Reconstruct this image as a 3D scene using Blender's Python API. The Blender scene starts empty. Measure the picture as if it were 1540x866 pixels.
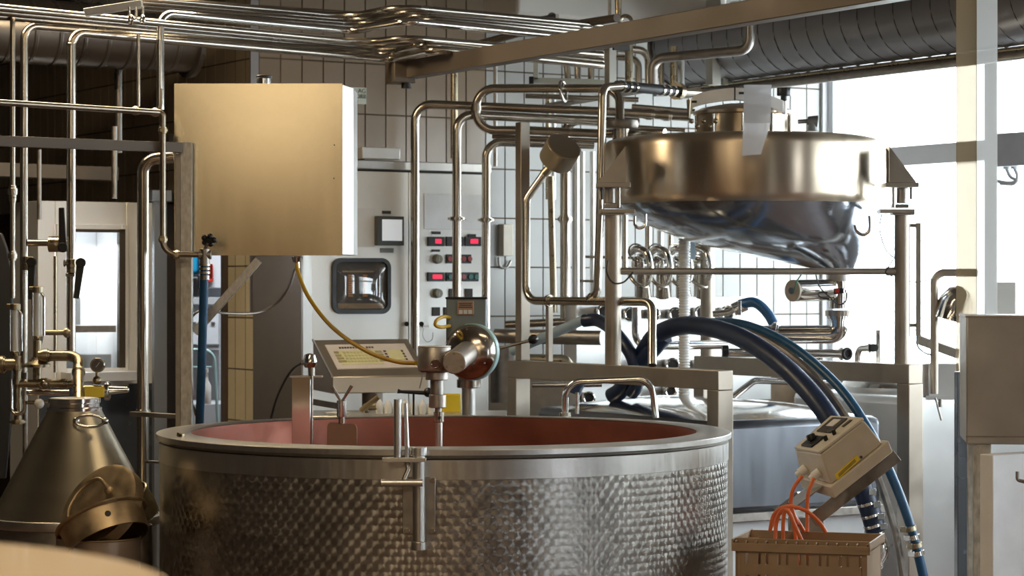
import bpy, bmesh, math, random
from mathutils import Vector, Matrix
R = math.radians
PI = math.pi
random.seed(7)
sc = bpy.context.scene
COL = sc.collection

# ------------------------------------------------------------ camera, world, lamps, exposure
F, CX, CY, CZ = 3550.0, 770.0, 433.0, 1.55
cam_d = bpy.data.cameras.new('camera')
cam_d.sensor_width = 36.0
cam_d.lens = 36.0 * F / 1540.0
cam_d.clip_start = 0.1
cam_d.dof.use_dof = True
cam_d.dof.focus_distance = 8.6
cam_d.dof.aperture_fstop = 6.3
cam = bpy.data.objects.new('camera', cam_d)
cam.location = (0, 0, CZ)
cam.rotation_euler = (R(90), 0, 0)
COL.objects.link(cam)
sc.camera = cam
sc.view_settings.view_transform = 'Standard'
sc.view_settings.look = 'None'
sc.view_settings.gamma = 1.0
sc.view_settings.use_curve_mapping = False
sc.view_settings.exposure = 0.0
w = bpy.data.worlds.new('sky')
sc.world = w
w.use_nodes = True
bgn = w.node_tree.nodes['Background']
bgn.inputs[0].default_value = (0.86, 0.93, 1.0, 1)
bgn.inputs[1].default_value = 11.5

def area(name, loc, rot, sx, sy, power, color):
    d = bpy.data.lights.new(name, 'AREA')
    d.shape = 'RECTANGLE'; d.size = sx; d.size_y = sy
    d.energy = power; d.color = color
    o = bpy.data.objects.new(name, d)
    o.location = loc; o.rotation_euler = rot
    COL.objects.link(o)
    return o

U = Vector((0.850, 0.527, 0)); V = Vector((-0.527, 0.850, 0))   # the room's two horizontal axes
C0 = Vector((-1.356, 12.5, 0))
E0 = C0 + U * 3.83
AU = math.atan2(U.y, U.x)
AD = math.atan2(-V.y, -V.x)

# ------------------------------------------------------------ pixel to place
def P(px, py, Y):
    return Vector(((px - CX) / F * Y, Y, CZ - (py - CY) / F * Y))
def S(px, Y):
    return px * Y / F
def H(Y0, pts):
    """points of a level run: the first at depth Y0, the others at the same height"""
    z = (CY - pts[0][1]) * Y0
    return [P(a, b, z / (CY - b)) for a, b in pts]

class Fr:
    """a vertical plane: start point and heading; t runs along it, o out of it towards the room"""
    def __init__(s, p0, ang):
        s.p = Vector((p0[0], p0[1], 0)); s.a = ang
        s.d = Vector((math.cos(ang), math.sin(ang), 0)); s.o = Vector((math.sin(ang), -math.cos(ang), 0))
    def t(s, px, o=0.0):
        k = (px - CX) / F; q = s.p + s.o * o
        return (k * q.y - q.x) / (s.d.x - k * s.d.y)
    def z(s, px, py, o=0.0):
        q = s.p + s.o * o + s.d * s.t(px, o)
        return CZ - (py - CY) / F * q.y
    def at(s, t, o, z):
        q = s.p + s.d * t + s.o * o
        return Vector((q.x, q.y, z))
    def px(s, px, py, o=0.0):
        return s.at(s.t(px, o), o, s.z(px, py, o))

# ------------------------------------------------------------ materials
MATS = {}
def new_mat(name):
    m = bpy.data.materials.new(name); m.use_nodes = True
    nt = m.node_tree
    return m, nt, nt.nodes['Principled BSDF']
def mat(name, col, rough=0.5, metal=0.0, var=0.08, scale=8.0, stretch=(1, 1, 1), rvar=0.1, bump=0.0, spec=None, coat=0.0, rnd=0.0, emit=None, estr=1.0, alpha=None, trans=None, aniso=0.0):
    if name in MATS: return MATS[name]
    m, nt, b = new_mat(name)
    N, L = nt.nodes, nt.links
    tc = N.new('ShaderNodeTexCoord'); mp = N.new('ShaderNodeMapping'); mp.inputs['Scale'].default_value = stretch
    nz = N.new('ShaderNodeTexNoise'); nz.inputs['Scale'].default_value = scale; nz.inputs['Detail'].default_value = 4
    L.new(tc.outputs['Object'], mp.inputs[0]); L.new(mp.outputs[0], nz.inputs['Vector'])
    ramp = N.new('ShaderNodeMapRange'); ramp.inputs['To Min'].default_value = 1 - var; ramp.inputs['To Max'].default_value = 1 + var
    ramp.inputs['From Min'].default_value = .25; ramp.inputs['From Max'].default_value = .75
    L.new(nz.outputs['Fac'], ramp.inputs['Value'])
    mul = N.new('ShaderNodeVectorMath'); mul.operation = 'SCALE'; mul.inputs[0].default_value = col[:3]
    if rnd:
        oi = N.new('ShaderNodeObjectInfo'); mr = N.new('ShaderNodeMapRange')
        mr.inputs['To Min'].default_value = 1 - rnd; mr.inputs['To Max'].default_value = 1 + rnd
        L.new(oi.outputs['Random'], mr.inputs['Value'])
        m2 = N.new('ShaderNodeMath'); m2.operation = 'MULTIPLY'
        L.new(mr.outputs[0], m2.inputs[0]); L.new(ramp.outputs[0], m2.inputs[1]); L.new(m2.outputs[0], mul.inputs['Scale'])
    else:
        L.new(ramp.outputs[0], mul.inputs['Scale'])
    L.new(mul.outputs[0], b.inputs['Base Color'])
    rr = N.new('ShaderNodeMapRange'); rr.inputs['To Min'].default_value = max(.02, rough - rvar * .5); rr.inputs['To Max'].default_value = min(1, rough + rvar * .5)
    rr.inputs['From Min'].default_value = .3; rr.inputs['From Max'].default_value = .7
    L.new(nz.outputs['Fac'], rr.inputs['Value']); L.new(rr.outputs[0], b.inputs['Roughness'])
    b.inputs['Metallic'].default_value = metal
    if bump:
        bp = N.new('ShaderNodeBump'); bp.inputs['Strength'].default_value = bump; bp.inputs['Distance'].default_value = .004
        L.new(nz.outputs['Fac'], bp.inputs['Height']); L.new(bp.outputs[0], b.inputs['Normal'])
    if coat: b.inputs['Coat Weight'].default_value = coat
    if spec is not None: b.inputs['Specular IOR Level'].default_value = spec
    if emit: b.inputs['Emission Color'].default_value = (*emit, 1); b.inputs['Emission Strength'].default_value = estr
    if alpha is not None: b.inputs['Alpha'].default_value = alpha
    if trans is not None: b.inputs['Transmission Weight'].default_value = trans
    if aniso: b.inputs['Anisotropic'].default_value = aniso
    MATS[name] = m
    return m

def brushed(m, a=.8, t=(0, 0, 1)):
    b = m.node_tree.nodes['Principled BSDF']; c = m.node_tree.nodes.new('ShaderNodeCombineXYZ')
    for i in range(3): c.inputs[i].default_value = t[i]
    m.node_tree.links.new(c.outputs[0], b.inputs['Tangent']); b.inputs['Anisotropic'].default_value = a

def pane_mat(name, tint, gloss, rough=0.02, milky=0.0, body=(.85, .85, .84)):
    m = bpy.data.materials.new(name); m.use_nodes = True
    nt = m.node_tree; N, L = nt.nodes, nt.links; N.clear()
    out = N.new('ShaderNodeOutputMaterial'); t = N.new('ShaderNodeBsdfTransparent'); t.inputs[0].default_value = (*tint, 1)
    g = N.new('ShaderNodeBsdfGlossy'); g.inputs['Roughness'].default_value = rough; g.inputs[0].default_value = (1, 1, 1, 1)
    ad = N.new('ShaderNodeValue'); ad.outputs[0].default_value = .03 + gloss
    mx = N.new('ShaderNodeMixShader'); L.new(ad.outputs[0], mx.inputs[0]); L.new(t.outputs[0], mx.inputs[1]); L.new(g.outputs[0], mx.inputs[2])
    last = mx
    if milky:
        d = N.new('ShaderNodeBsdfDiffuse'); d.inputs[0].default_value = (*body, 1)
        tl = N.new('ShaderNodeBsdfTranslucent'); tl.inputs[0].default_value = (*body, 1)
        dd = N.new('ShaderNodeMixShader'); dd.inputs[0].default_value = .6; L.new(d.outputs[0], dd.inputs[1]); L.new(tl.outputs[0], dd.inputs[2])
        m2 = N.new('ShaderNodeMixShader'); m2.inputs[0].default_value = milky
        L.new(mx.outputs[0], m2.inputs[1]); L.new(dd.outputs[0], m2.inputs[2]); last = m2
    L.new(last.outputs[0], out.inputs[0])
    return m

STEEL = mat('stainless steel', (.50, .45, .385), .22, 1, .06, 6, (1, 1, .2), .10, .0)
STEELB = mat('brushed stainless steel', (.62, .60, .57), .36, 1, .05, 20, (3, 3, .25), .10, 0)
STEELP = mat('polished stainless steel', (.72, .70, .67), .12, 1, .04, 5, (1, 1, 1), .06)
STEELD = mat('worn dull steel', (.34, .31, .28), .42, 1, .22, 22, (1, 1, 1), .2, .05)
STEELW = mat('bright painted steel', (.70, .70, .69), .32, .55, .03, 5, (1, 1, 1), .1)
BOXG = mat('brushed box steel', (.66, .57, .41), .24, 1, .05, 10, (3, 3, .3), .02, 0)  # golden lamp light is tinted into this steel's base colour
HOPPER = mat('mirror hopper steel', (.62, .52, .40), .30, 1, .05, 6, (3, 3, .15), .05)
brushed(HOPPER, .85)
CONEST = mat('satin cone steel', (.52, .46, .35), .30, 1, .03, 3, (.3, .3, 5), .03, 0)
COPPER = mat('dull copper lining', (.30, .095, .060), .50, .55, .22, 7, (1, 1, 1.5), .2, .05)
BRASS = mat('tarnished brass', (.38, .32, .225), .32, 1, .18, 25, (1, 1, 1), .2, .05)
PANCOP = mat('weathered copper pan', (.46, .345, .21), .46, .9, .28, 18, (1, 1, 1), .25, .15)
BEAM = mat('taupe beam', (.145, .115, .088), .50, .25, .12, 5, (1, 1, 1), .15, .05)
FRAME = mat('satin frame steel', (.38, .33, .275), .42, .9, .10, 9, (1, 1, 1), .15, .03)
GALV = mat('mottled galvanised steel', (.52, .50, .46), .42, .85, .30, 60, (1, 1, .5), .2, .1)
DUCT = mat('galvanised duct', (.28, .27, .28), .36, .95, .10, 3, (1, 1, 1), .1, 0)
DUCTD = mat('dark duct', (.20, .18, .16), .32, .9, .15, 4, (1, 1, 1), .2, 0)
BLACK = mat('black plastic', (.012, .012, .013), .35, 0, .1, 20)
RUBBER = mat('black rubber', (.02, .02, .022), .5, 0, .1, 20)
NAVY = mat('navy rubber hose', (.010, .022, .060), .38, 0, .25, 25, (1, 1, 1), .15, .05)
BLUE = mat('blue hose', (.012, .075, .17), .38, 0, .15, 20)
PALEBLUE = mat('pale blue pipe', (.42, .55, .65), .35, .2, .1, 10)
YEL = mat('yellow hose', (.60, .36, .03), .38, 0, .06, 20)
ORANGE = mat('orange cable', (.75, .17, .05), .45, 0, .08, 20)
TEAL = mat('grey teal paint', (.19, .225, .23), .42, .1, .08, 12)
TEALL = mat('pale teal paint', (.35, .52, .52), .35, .1, .08, 12)
BEIGE = mat('beige plastic housing', (.60, .53, .43), .42, 0, .06, 20)
CRATE = mat('tan crate plastic', (.34, .225, .135), .45, 0, .10, 14)
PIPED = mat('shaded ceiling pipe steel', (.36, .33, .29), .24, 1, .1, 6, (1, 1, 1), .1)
TKST = mat('blue grey satin tank steel', (.17, .18, .20), .34, 1, .08, 8, (2, 2, .3), .1)
WHITE = mat('white plastic', (.80, .79, .76), .40, 0, .03, 10)
CREAM = mat('cream paint', (.72, .66, .55), .5, 0, .05, 6)
PLASTER = mat('off white plaster', (.62, .58, .53), .8, 0, .06, 3)
GROUT = mat('brown grout', (.10, .065, .035), .85, 0, .3, 12)
TILE = mat('cream glazed tile', (.235, .175, .12), .24, 0, .05, 4, (1, 1, 1), .06, 0, rnd=.06)
TILEW = mat('window lit glazed tile', (.34, .33, .31), .24, 0, .05, 4, (1, 1, 1), .06, 0, rnd=.05)  # paler copy of the cream tile: window light is put into its colour
TILEY = mat('yellow cream tile', (.70, .58, .36), .22, 0, .05, 4, (1, 1, 1), .06, 0, rnd=.04)
DARKW = mat('dark painted wall', (.030, .024, .018), .75, 0, .2, 3)
FLOORM = mat('red brown floor', (.16, .10, .075), .35, 0, .25, 3, (1, 1, 1), .3, .05)
CEILM = mat('ceiling paint', (.15, .12, .09), .85, 0, .1, 3)
WOOD = mat('pale beech wood', (.48, .32, .15), .42, 0, .12, 5, (1, 12, 1), .1, .03, coat=.3)
DARKSEAM = mat('dark seam', (.02, .017, .015), .6, 0, .1, 10)
REDM = mat('red plastic', (.60, .03, .02), .4, 0, .05, 10)
TILEB = mat('lamp lit glazed tile', (.46, .37, .25), .24, 0, .05, 4, (1, 1, 1), .06, 0, rnd=.06)  # lighter copy of the wall tile, with the warm lamp light painted in
YELP = mat('yellow plastic', (.80, .60, .03), .4, 0, .05, 10)
BLUEP = mat('bright blue plastic', (.02, .32, .58), .4, 0, .05, 10)
BLUEST = mat('blue grey reflective steel', (.42, .45, .49), .20, 1, .18, 3, (1, 1, 1), .12)
LEDR = mat('red digits', (.9, .02, .08), .5, emit=(1, .02, .06), estr=1.3)
LAMPY = mat('yellow sticker', (.85, .62, .05), .5)
INK = mat('dark print', (.05, .045, .04), .6)
KEYY = mat('pale yellow keys', (.72, .70, .42), .5)
KEYB = mat('olive keys', (.40, .36, .18), .5)
PANELP = mat('pale keypad foil', (.74, .68, .66), .35)
PAPER = mat('pale paper', (.66, .68, .66), .6)
GLASS = pane_mat('window glass', (.96, .98, .97), .02)
SMOKE = pane_mat('dark window glass', (.55, .53, .50), .10, .05)
STRIPB = pane_mat('amber reflection pane', (.66, .61, .54), .03, .15, .46, (.42, .345, .235))  # strip colours imitate hazy reflections in glass
STRIPW = pane_mat('milky reflection pane', (.86, .87, .86), .03, .15, .40)
GLARESHEET = pane_mat('milky glare sheet', (.85, .87, .90), .05, .2, .60, (.95, .95, .97))

# ------------------------------------------------------------ mesh collecting
class MB:
    def __init__(s): s.v = []; s.f = []; s.uv = None
    def add(s, vs, fs):
        n = len(s.v); s.v += [Vector(x) for x in vs]; s.f += [tuple(i + n for i in f) for f in fs]; return s
    def box(s, c, size, rz=0.0, m=None):
        hx, hy, hz = size[0] / 2, size[1] / 2, size[2] / 2
        mm = m if m is not None else Matrix.Rotation(rz, 3, 'Z')
        vs = [Vector(c) + mm @ Vector((a * hx, b * hy, d * hz)) for a in (-1, 1) for b in (-1, 1) for d in (-1, 1)]
        return s.add(vs, [(0, 1, 3, 2), (4, 6, 7, 5), (0, 4, 5, 1), (2, 3, 7, 6), (0, 2, 6, 4), (1, 5, 7, 3)])
    def fb(s, fr, t0, t1, o0, o1, z0, z1):
        return s.box(fr.at((t0 + t1) / 2, (o0 + o1) / 2, (z0 + z1) / 2), (abs(t1 - t0), abs(o1 - o0), abs(z1 - z0)), fr.a)
    def fp(s, fr, x0, x1, y0, y1, o0, o1):
        """box on plane fr whose front face (at o1) covers the given pixels"""
        t0, t1 = fr.t(x0, o1), fr.t(x1, o1); xm = (x0 + x1) / 2
        return s.fb(fr, t0, t1, o0, o1, fr.z(xm, y1, o1), fr.z(xm, y0, o1))
    def bar(s, a, b, wd, ht, up=(0, 0, 1)):
        a, b = Vector(a), Vector(b); d = (b - a).normalized(); u = Vector(up)
        if abs(d.dot(u)) > .98: u = Vector((0, 1, 0))
        r = d.cross(u).normalized(); u = r.cross(d).normalized()
        m = Matrix((r, d, u)).transposed()
        return s.box((a + b) / 2, (wd, (b - a).length, ht), m=m)
    def ring(s, c, ax, rad, seg, ref=None):
        ax = Vector(ax).normalized(); e = ref if ref is not None else (Vector((0, 0, 1)) if abs(ax.z) < .9 else Vector((1, 0, 0)))
        e = (e - ax * e.dot(ax)).normalized(); g = ax.cross(e)
        return [Vector(c) + (e * math.cos(2 * PI * k / seg) + g * math.sin(2 * PI * k / seg)) * rad for k in range(seg)]
    def cyl(s, a, b, r0, r1=None, seg=24, caps=True):
        a, b = Vector(a), Vector(b); r1 = r0 if r1 is None else r1
        vs = s.ring(a, b - a, r0, seg) + s.ring(b, b - a, r1, seg)
        fs = [(k, (k + 1) % seg, seg + (k + 1) % seg, seg + k) for k in range(seg)]
        if caps: fs += [tuple(range(seg - 1, -1, -1)), tuple(range(seg, 2 * seg))]
        return s.add(vs, fs)
    def tube(s, pts, r, seg=16, fillet=0.0, caps=True, radii=None):
        pts = smooth_path([Vector(p) for p in pts], fillet) if fillet else [Vector(p) for p in pts]
        n = len(pts); vs = []; ref = None
        for i, p in enumerate(pts):
            d = (pts[min(i + 1, n - 1)] - pts[max(i - 1, 0)]).normalized()
            if ref is None: ref = Vector((0, 0, 1)) if abs(d.z) < .9 else Vector((1, 0, 0))
            ref = (ref - d * ref.dot(d)).normalized()
            vs += s.ring(p, d, radii[i] if radii else r, seg, ref)
        fs = [(i * seg + k, i * seg + (k + 1) % seg, (i + 1) * seg + (k + 1) % seg, (i + 1) * seg + k) for i in range(n - 1) for k in range(seg)]
        if caps: fs += [tuple(range(seg - 1, -1, -1)), tuple((n - 1) * seg + k for k in range(seg))]
        return s.add(vs, fs)
    def lathe(s, prof, c, seg=48, ax=(0, 0, 1), close=False):
        c = Vector(c); ax = Vector(ax).normalized(); n = len(prof); vs = []
        for r, z in prof: vs += s.ring(c + ax * z, ax, max(r, 1e-5), seg)
        m = n if close else n - 1
        fs = [(i * seg + k, i * seg + (k + 1) % seg, ((i + 1) % n) * seg + (k + 1) % seg, ((i + 1) % n) * seg + k) for i in range(m) for k in range(seg)]
        return s.add(vs, fs)
    def torus(s, c, ax, rad, r, seg=32, ms=10):
        ax = Vector(ax).normalized(); cs = s.ring(c, ax, rad, seg); vs = []
        for p in cs:
            e = (p - Vector(c)).normalized()
            vs += [p + (e * math.cos(2 * PI * j / ms) + ax * math.sin(2 * PI * j / ms)) * r for j in range(ms)]
        return s.add(vs, [(i * ms + j, ((i + 1) % seg) * ms + j, ((i + 1) % seg) * ms + (j + 1) % ms, i * ms + (j + 1) % ms) for i in range(seg) for j in range(ms)])
    def ball(s, c, r, seg=20, sc_=(1, 1, 1)):
        c = Vector(c); n = seg // 2; vs = []
        for i in range(n + 1):
            a = PI * i / n
            for k in range(seg):
                b = 2 * PI * k / seg
                vs.append(c + Vector((max(math.sin(a), 1e-3) * math.cos(b) * sc_[0], max(math.sin(a), 1e-3) * math.sin(b) * sc_[1], -math.cos(a) * sc_[2])) * r)
        fs = [(i * seg + k, i * seg + (k + 1) % seg, (i + 1) * seg + (k + 1) % seg, (i + 1) * seg + k) for i in range(n) for k in range(seg)]
        return s.add(vs, fs)
    def plate(s, poly, nrm):
        """flat polygon with thickness vector nrm"""
        n = len(poly); poly = [Vector(p) for p in poly]
        vs = poly + [p + Vector(nrm) for p in poly]
        return s.add(vs, [tuple(range(n - 1, -1, -1)), tuple(range(n, 2 * n))] + [(k, (k + 1) % n, n + (k + 1) % n, n + k) for k in range(n)])
    def build(s, name, m, parent=None, bevel=0.0, loc=None, sharp=40):
        if loc is None:
            if parent is not None: loc = wloc(parent)
            else:
                xs = [v.x for v in s.v]; ys = [v.y for v in s.v]; zs = [v.z for v in s.v]
                loc = Vector(((min(xs) + max(xs)) / 2, (min(ys) + max(ys)) / 2, min(zs)))
        me = bpy.data.meshes.new(name)
        me.from_pydata([v - loc for v in s.v], [], s.f)
        bm = bmesh.new(); bm.from_mesh(me); bmesh.ops.recalc_face_normals(bm, faces=bm.faces); bm.to_mesh(me); bm.free()
        me.polygons.foreach_set('use_smooth', [True] * len(me.polygons)); me.set_sharp_from_angle(angle=R(sharp))
        me.materials.append(m)
        o = bpy.data.objects.new(name, me); COL.objects.link(o)
        if parent is not None: o.parent = parent; o.location = loc - wloc(parent)
        else: o.location = loc
        if bevel:
            b = o.modifiers.new('bevel', 'BEVEL'); b.width = bevel; b.segments = 2; b.limit_method = 'ANGLE'; b.angle_limit = R(35)
            b.harden_normals = False
        return o
def wloc(o):
    l = o.location.copy()
    while o.parent is not None: o = o.parent; l += o.location
    return l

def smooth_path(pts, rad, n=7):
    out = [pts[0]]
    for i in range(1, len(pts) - 1):
        a, b, c = pts[i - 1], pts[i], pts[i + 1]
        d1, d2 = (a - b), (c - b); l1, l2 = d1.length, d2.length
        if l1 < 1e-6 or l2 < 1e-6: continue
        d1 /= l1; d2 /= l2; ang = d1.angle(d2)
        if ang > PI - .03: out.append(b); continue
        t = min(rad / math.tan(ang / 2), l1 * .48, l2 * .48); rr = t * math.tan(ang / 2)
        cen = b + (d1 + d2).normalized() * (rr / math.sin(ang / 2))
        p, q = b + d1 * t - cen, b + d2 * t - cen
        tot = p.angle(q); axis = p.cross(q).normalized()
        for k in range(n + 1): out.append(cen + Matrix.Rotation(tot * k / n, 3, axis) @ p)
    out.append(pts[-1])
    return out
def spline(pts, n=8):
    pts = [Vector(p) for p in pts]; q = [pts[0] * 2 - pts[1]] + pts + [pts[-1] * 2 - pts[-2]]; out = []
    for i in range(1, len(q) - 2):
        for k in range(n):
            t = k / n; a, b, c, d = q[i - 1:i + 3]
            out.append(.5 * ((2 * b) + (c - a) * t + (2 * a - 5 * b + 4 * c - d) * t * t + (3 * b - a - 3 * c + d) * t ** 3))
    return out + [pts[-1]]

def tag(o, label, cat, group=None):
    o['label'] = label; o['category'] = cat
    if group: o['group'] = group
    return o
def thing(name, label, cat, loc, group=None):
    o = bpy.data.objects.new(name, None); COL.objects.link(o); o.empty_display_size = .05
    o.location = Vector(loc)
    return tag(o, label, cat, group)
def one(name, label, cat, mb, m, group=None, bevel=0.0, sharp=40):
    return tag(mb.build(name, m, None, bevel, sharp=sharp), label, cat, group)
def struct(name, mb, m, parent=None, bevel=0.0):
    o = mb.build(name, m, parent, bevel)
    if parent is None: o['kind'] = 'structure'
    return o
def dup(root, dl):
    c = root.copy(); COL.objects.link(c); c.location = root.location + Vector(dl)
    for ch in list(root.children):
        k = ch.copy(); COL.objects.link(k); k.parent = c
        for g in list(ch.children):
            q = g.copy(); COL.objects.link(q); q.parent = k
    return c
def pipe(label, pts, r, m=None, fl=.06, rings=(), name='steel_pipe', cat='pipe', group=None, seg=16, ringmat=None):
    """a pipe; rings = (index of point a, b, share of the way, radius factor, length) -> weld unions"""
    m = m or STEEL
    pts = [Vector(p) for p in pts]
    mb = MB().tube(pts, r, seg, fl)
    if not rings: return one(name, label, cat, mb, m, group)
    lo = min(pts, key=lambda p: p.z)
    t = thing(name, label, cat, lo, group)
    mb.build('tube', m, t)
    for (i, f, k, ln) in rings:
        a, b = pts[i], pts[i + 1]; c = a.lerp(b, f); d = (b - a).normalized()
        q = MB().cyl(c - d * ln / 2, c + d * ln / 2, r * k, seg=20)
        q.cyl(c - d * ln * .9, c + d * ln * .9, r * (1 + (k - 1) * .45), seg=20)
        q.build('union', ringmat or m, t, .001)
    return t

# daylight comes in through the windows (portals guide the sky light); warm lamps hang under the ceiling
for i, s0 in enumerate((.9, 2.9, 4.9, 6.9)):
    c = E0 - V * s0 + U * .12
    p = area('window_portal', (c.x, c.y, 1.98), (R(-90), 0, AD), 1.9, 1.95, 1, (1, 1, 1))
    p.data.cycles.is_portal = True
WARM = (1.0, .80, .52)
area('ceiling_lamp_light', (-1.9, 10.2, 3.2), (0, 0, AU), 1.6, .35, 62, WARM)
area('ceiling_lamp_light', (-1.0, 5.6, 3.22), (0, 0, AU), 2.4, .35, 40, WARM)
area('ceiling_lamp_light', (.8, 3.2, 3.22), (0, 0, AU), 2.4, .35, 30, WARM)
area('ceiling_lamp_light', (-1.6, 1.2, 3.22), (0, 0, AU), 2.4, .35, 30, WARM)
area('ceiling_lamp_light', (-2.1, -1.2, 3.2), (0, 0, 0), 2.2, .5, 115, WARM)
area('ceiling_lamp_light', (.9, 8.6, 3.22), (0, 0, AU), 1.6, .3, 8, WARM)
area('next_room_fill_light', (-1.9, 15.4, 3.0), (0, 0, 0), 1.6, .6, 75, (.92, .96, 1.0))  # added light that brightens the next room, no fixture seen there

# ------------------------------------------------------------ the room
Dq = E0 - V * 20.5 + U * .15; Eq = E0 + U * .15 + V * .1
shell = [(-4.4, -3.2), (Dq.x, Dq.y), (Eq.x, Eq.y), (1.85, 17.3), (-4.4, 17.3)]
struct('floor', MB().plate([(a, b, -.1) for a, b in shell], (0, 0, .1)), FLOORM)
struct('ceiling', MB().plate([(a, b, 3.37) for a, b in shell], (0, 0, .1)), CEILM)
A = Fr(C0, AU); B = Fr(C0, AD); D = Fr(E0, AD)
LA = 3.83
struct('wall_back', MB().fb(A, 0, LA + .1, -.30, -.008, 0, 3.37), GROUT)
wall_a = bpy.data.objects['wall_back']
tp = (A.t(641) - A.t(421.8)) / 7; ph = A.t(421.8)
zg = 2.771; zp = .276
def tiles(fr, parent, t_lo, t_hi, z_lo, z_hi, tp, ph, m, skip=None, o=0.0):
    base = None
    t = ph + math.floor((t_lo - ph) / tp) * tp
    while t < t_hi - .01:
        a, b = max(t, t_lo) + .004, min(t + tp, t_hi) - .004
        z = zg + math.floor((z_lo - zg) / zp) * zp
        while z < z_hi - .01:
            c, d = max(z, z_lo) + .004, min(z + zp, z_hi) - .004
            if b - a > .02 and d - c > .02 and not (skip and skip((a + b) / 2, (c + d) / 2)):
                full = abs(b - a - (tp - .008)) < 1e-4 and abs(d - c - (zp - .008)) < 1e-4
                cen = fr.at((a + b) / 2, -.004 + o, (c + d) / 2)
                if full and base is not None:
                    k = base.copy(); COL.objects.link(k)
                else:
                    k = MB().box(cen, (b - a, .010, d - c), fr.a).build('tile', m, parent, loc=cen)
                    if full: base = k
                k.parent = parent; k.location = cen - wloc(parent)
            z += zp
        t += tp
tsw = ph + round((A.t(742) - ph) / tp) * tp
tiles(A, wall_a, 0, tsw, 1.115, 3.32, tp, ph, TILE)
tiles(A, wall_a, tsw, LA - .01, 1.115, 3.32, tp, ph, TILEW)
# the left tiled wall, with the opening to the next room
tL, tO0, tO1 = -4.3, B.t(224), B.t(337)
zO = 2.04
mb = MB().fb(B, tL, tO0, -.25, -.008, 0, 3.37).fb(B, tO0, tO1, -.25, -.008, zO, 3.37).fb(B, tO1, 0, -.25, -.008, 0, 3.37)
struct('wall_left', mb, GROUT)
wall_b = bpy.data.objects['wall_left']
tiles(B, wall_b, tO1 + .05, -.002, .28, 2.04, tp, 0, TILEY)
tiles(B, wall_b, tL, -.002, 2.04, 3.32, tp, 0, TILEB)
tiles(B, wall_b, -3.6, tO0 - .05, 1.6, 2.04, tp, 0, TILEB)
struct('trim_1', MB().fb(B, tO1, tO1 + .045, -.26, .02, 0, zO).fb(B, tO0 - .045, tO0, -.26, .02, 0, zO).fb(B, tO0 - .045, tO1 + .045, -.26, .02, zO, zO + .05), mat('dark door trim', (.10, .075, .06), .5))
struct('trim_2', MB().fp(A, 377, 389, 0, 470, .0, .012), mat('corner strip steel', (.30, .27, .26), .4, .6))
# window wall on the right: solid ends, sill wall, head, frames and panes
WL = 9.6
mb = MB().fb(D, 0, WL, -.25, 0, 0, 1.0).fb(D, 0, WL, -.25, 0, 2.97, 3.37).fb(D, WL, 21.5, -.25, 0, 0, 3.37).fb(D, -.05, .02, -.25, 0, 0, 3.37)
struct('wall_right', mb, mat('white wall paint', (.72, .73, .74), .6, 0, .03, 4))
FRM = mat('grey window frame', (.70, .71, .73), .45, .1, .04, 5)
tt = .02; k = 0
for i, x1 in enumerate((1.45, 3.05, 4.65, 6.25, 7.85, WL)):
    o = MB()
    o.fb(D, tt, tt + .05, -.16, -.04, 1.0, 2.97).fb(D, x1 - .05, x1, -.16, -.04, 1.0, 2.97)
    o.fb(D, tt, x1, -.16, -.04, 1.0, 1.05).fb(D, tt, x1, -.16, -.04, 2.92, 2.97).fb(D, tt, x1, -.18, -.02, 2.27, 2.385)
    fr_ = struct('window_%d' % (i + 1), o, FRM)
    for zz in ((1.05, 2.27), (2.385, 2.92)):
        MB().fb(D, tt + .05, x1 - .05, -.105, -.097, *zz).build('pane', GLASS, fr_)
    tt = x1
struct('trim_3', MB().fb(D, 0.0, WL, -.02, .10, .98, 1.015), mat('window sill board', (.75, .75, .76), .4))
# the rest of the shell around and behind the camera
struct('wall_front', MB().box((3, -3.1, 1.65), (17, .2, 3.4)), mat('warm wall paint', (.13, .09, .055), .8, 0, .1, 3))
struct('wall_side', MB().box((-4.3, 7, 1.65), (.2, 20.4, 3.4)), DARKW)
# next room seen through the opening
struct('wall_next_room', MB().box((-1.4, 17.2, 1.65), (6.4, .2, 3.4)), mat('cool white wall', (.60, .64, .68), .6, 0, .03, 3))
struct('wall_next_room_side', MB().box((1.75, 16.2, 1.65), (.1, 2.2, 3.4)), bpy.data.materials['cool white wall'])
# ceiling beam of white plaster, dark slot behind
W = Fr((0, 12.6), AU)
tb0, tb1 = W.t(760), W.t(1075)
mb = MB().fb(W, tb0, tb1, -.25, .12, 2.995, 3.37)
struct('trim_4', mb, PLASTER, bevel=.02)

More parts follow.
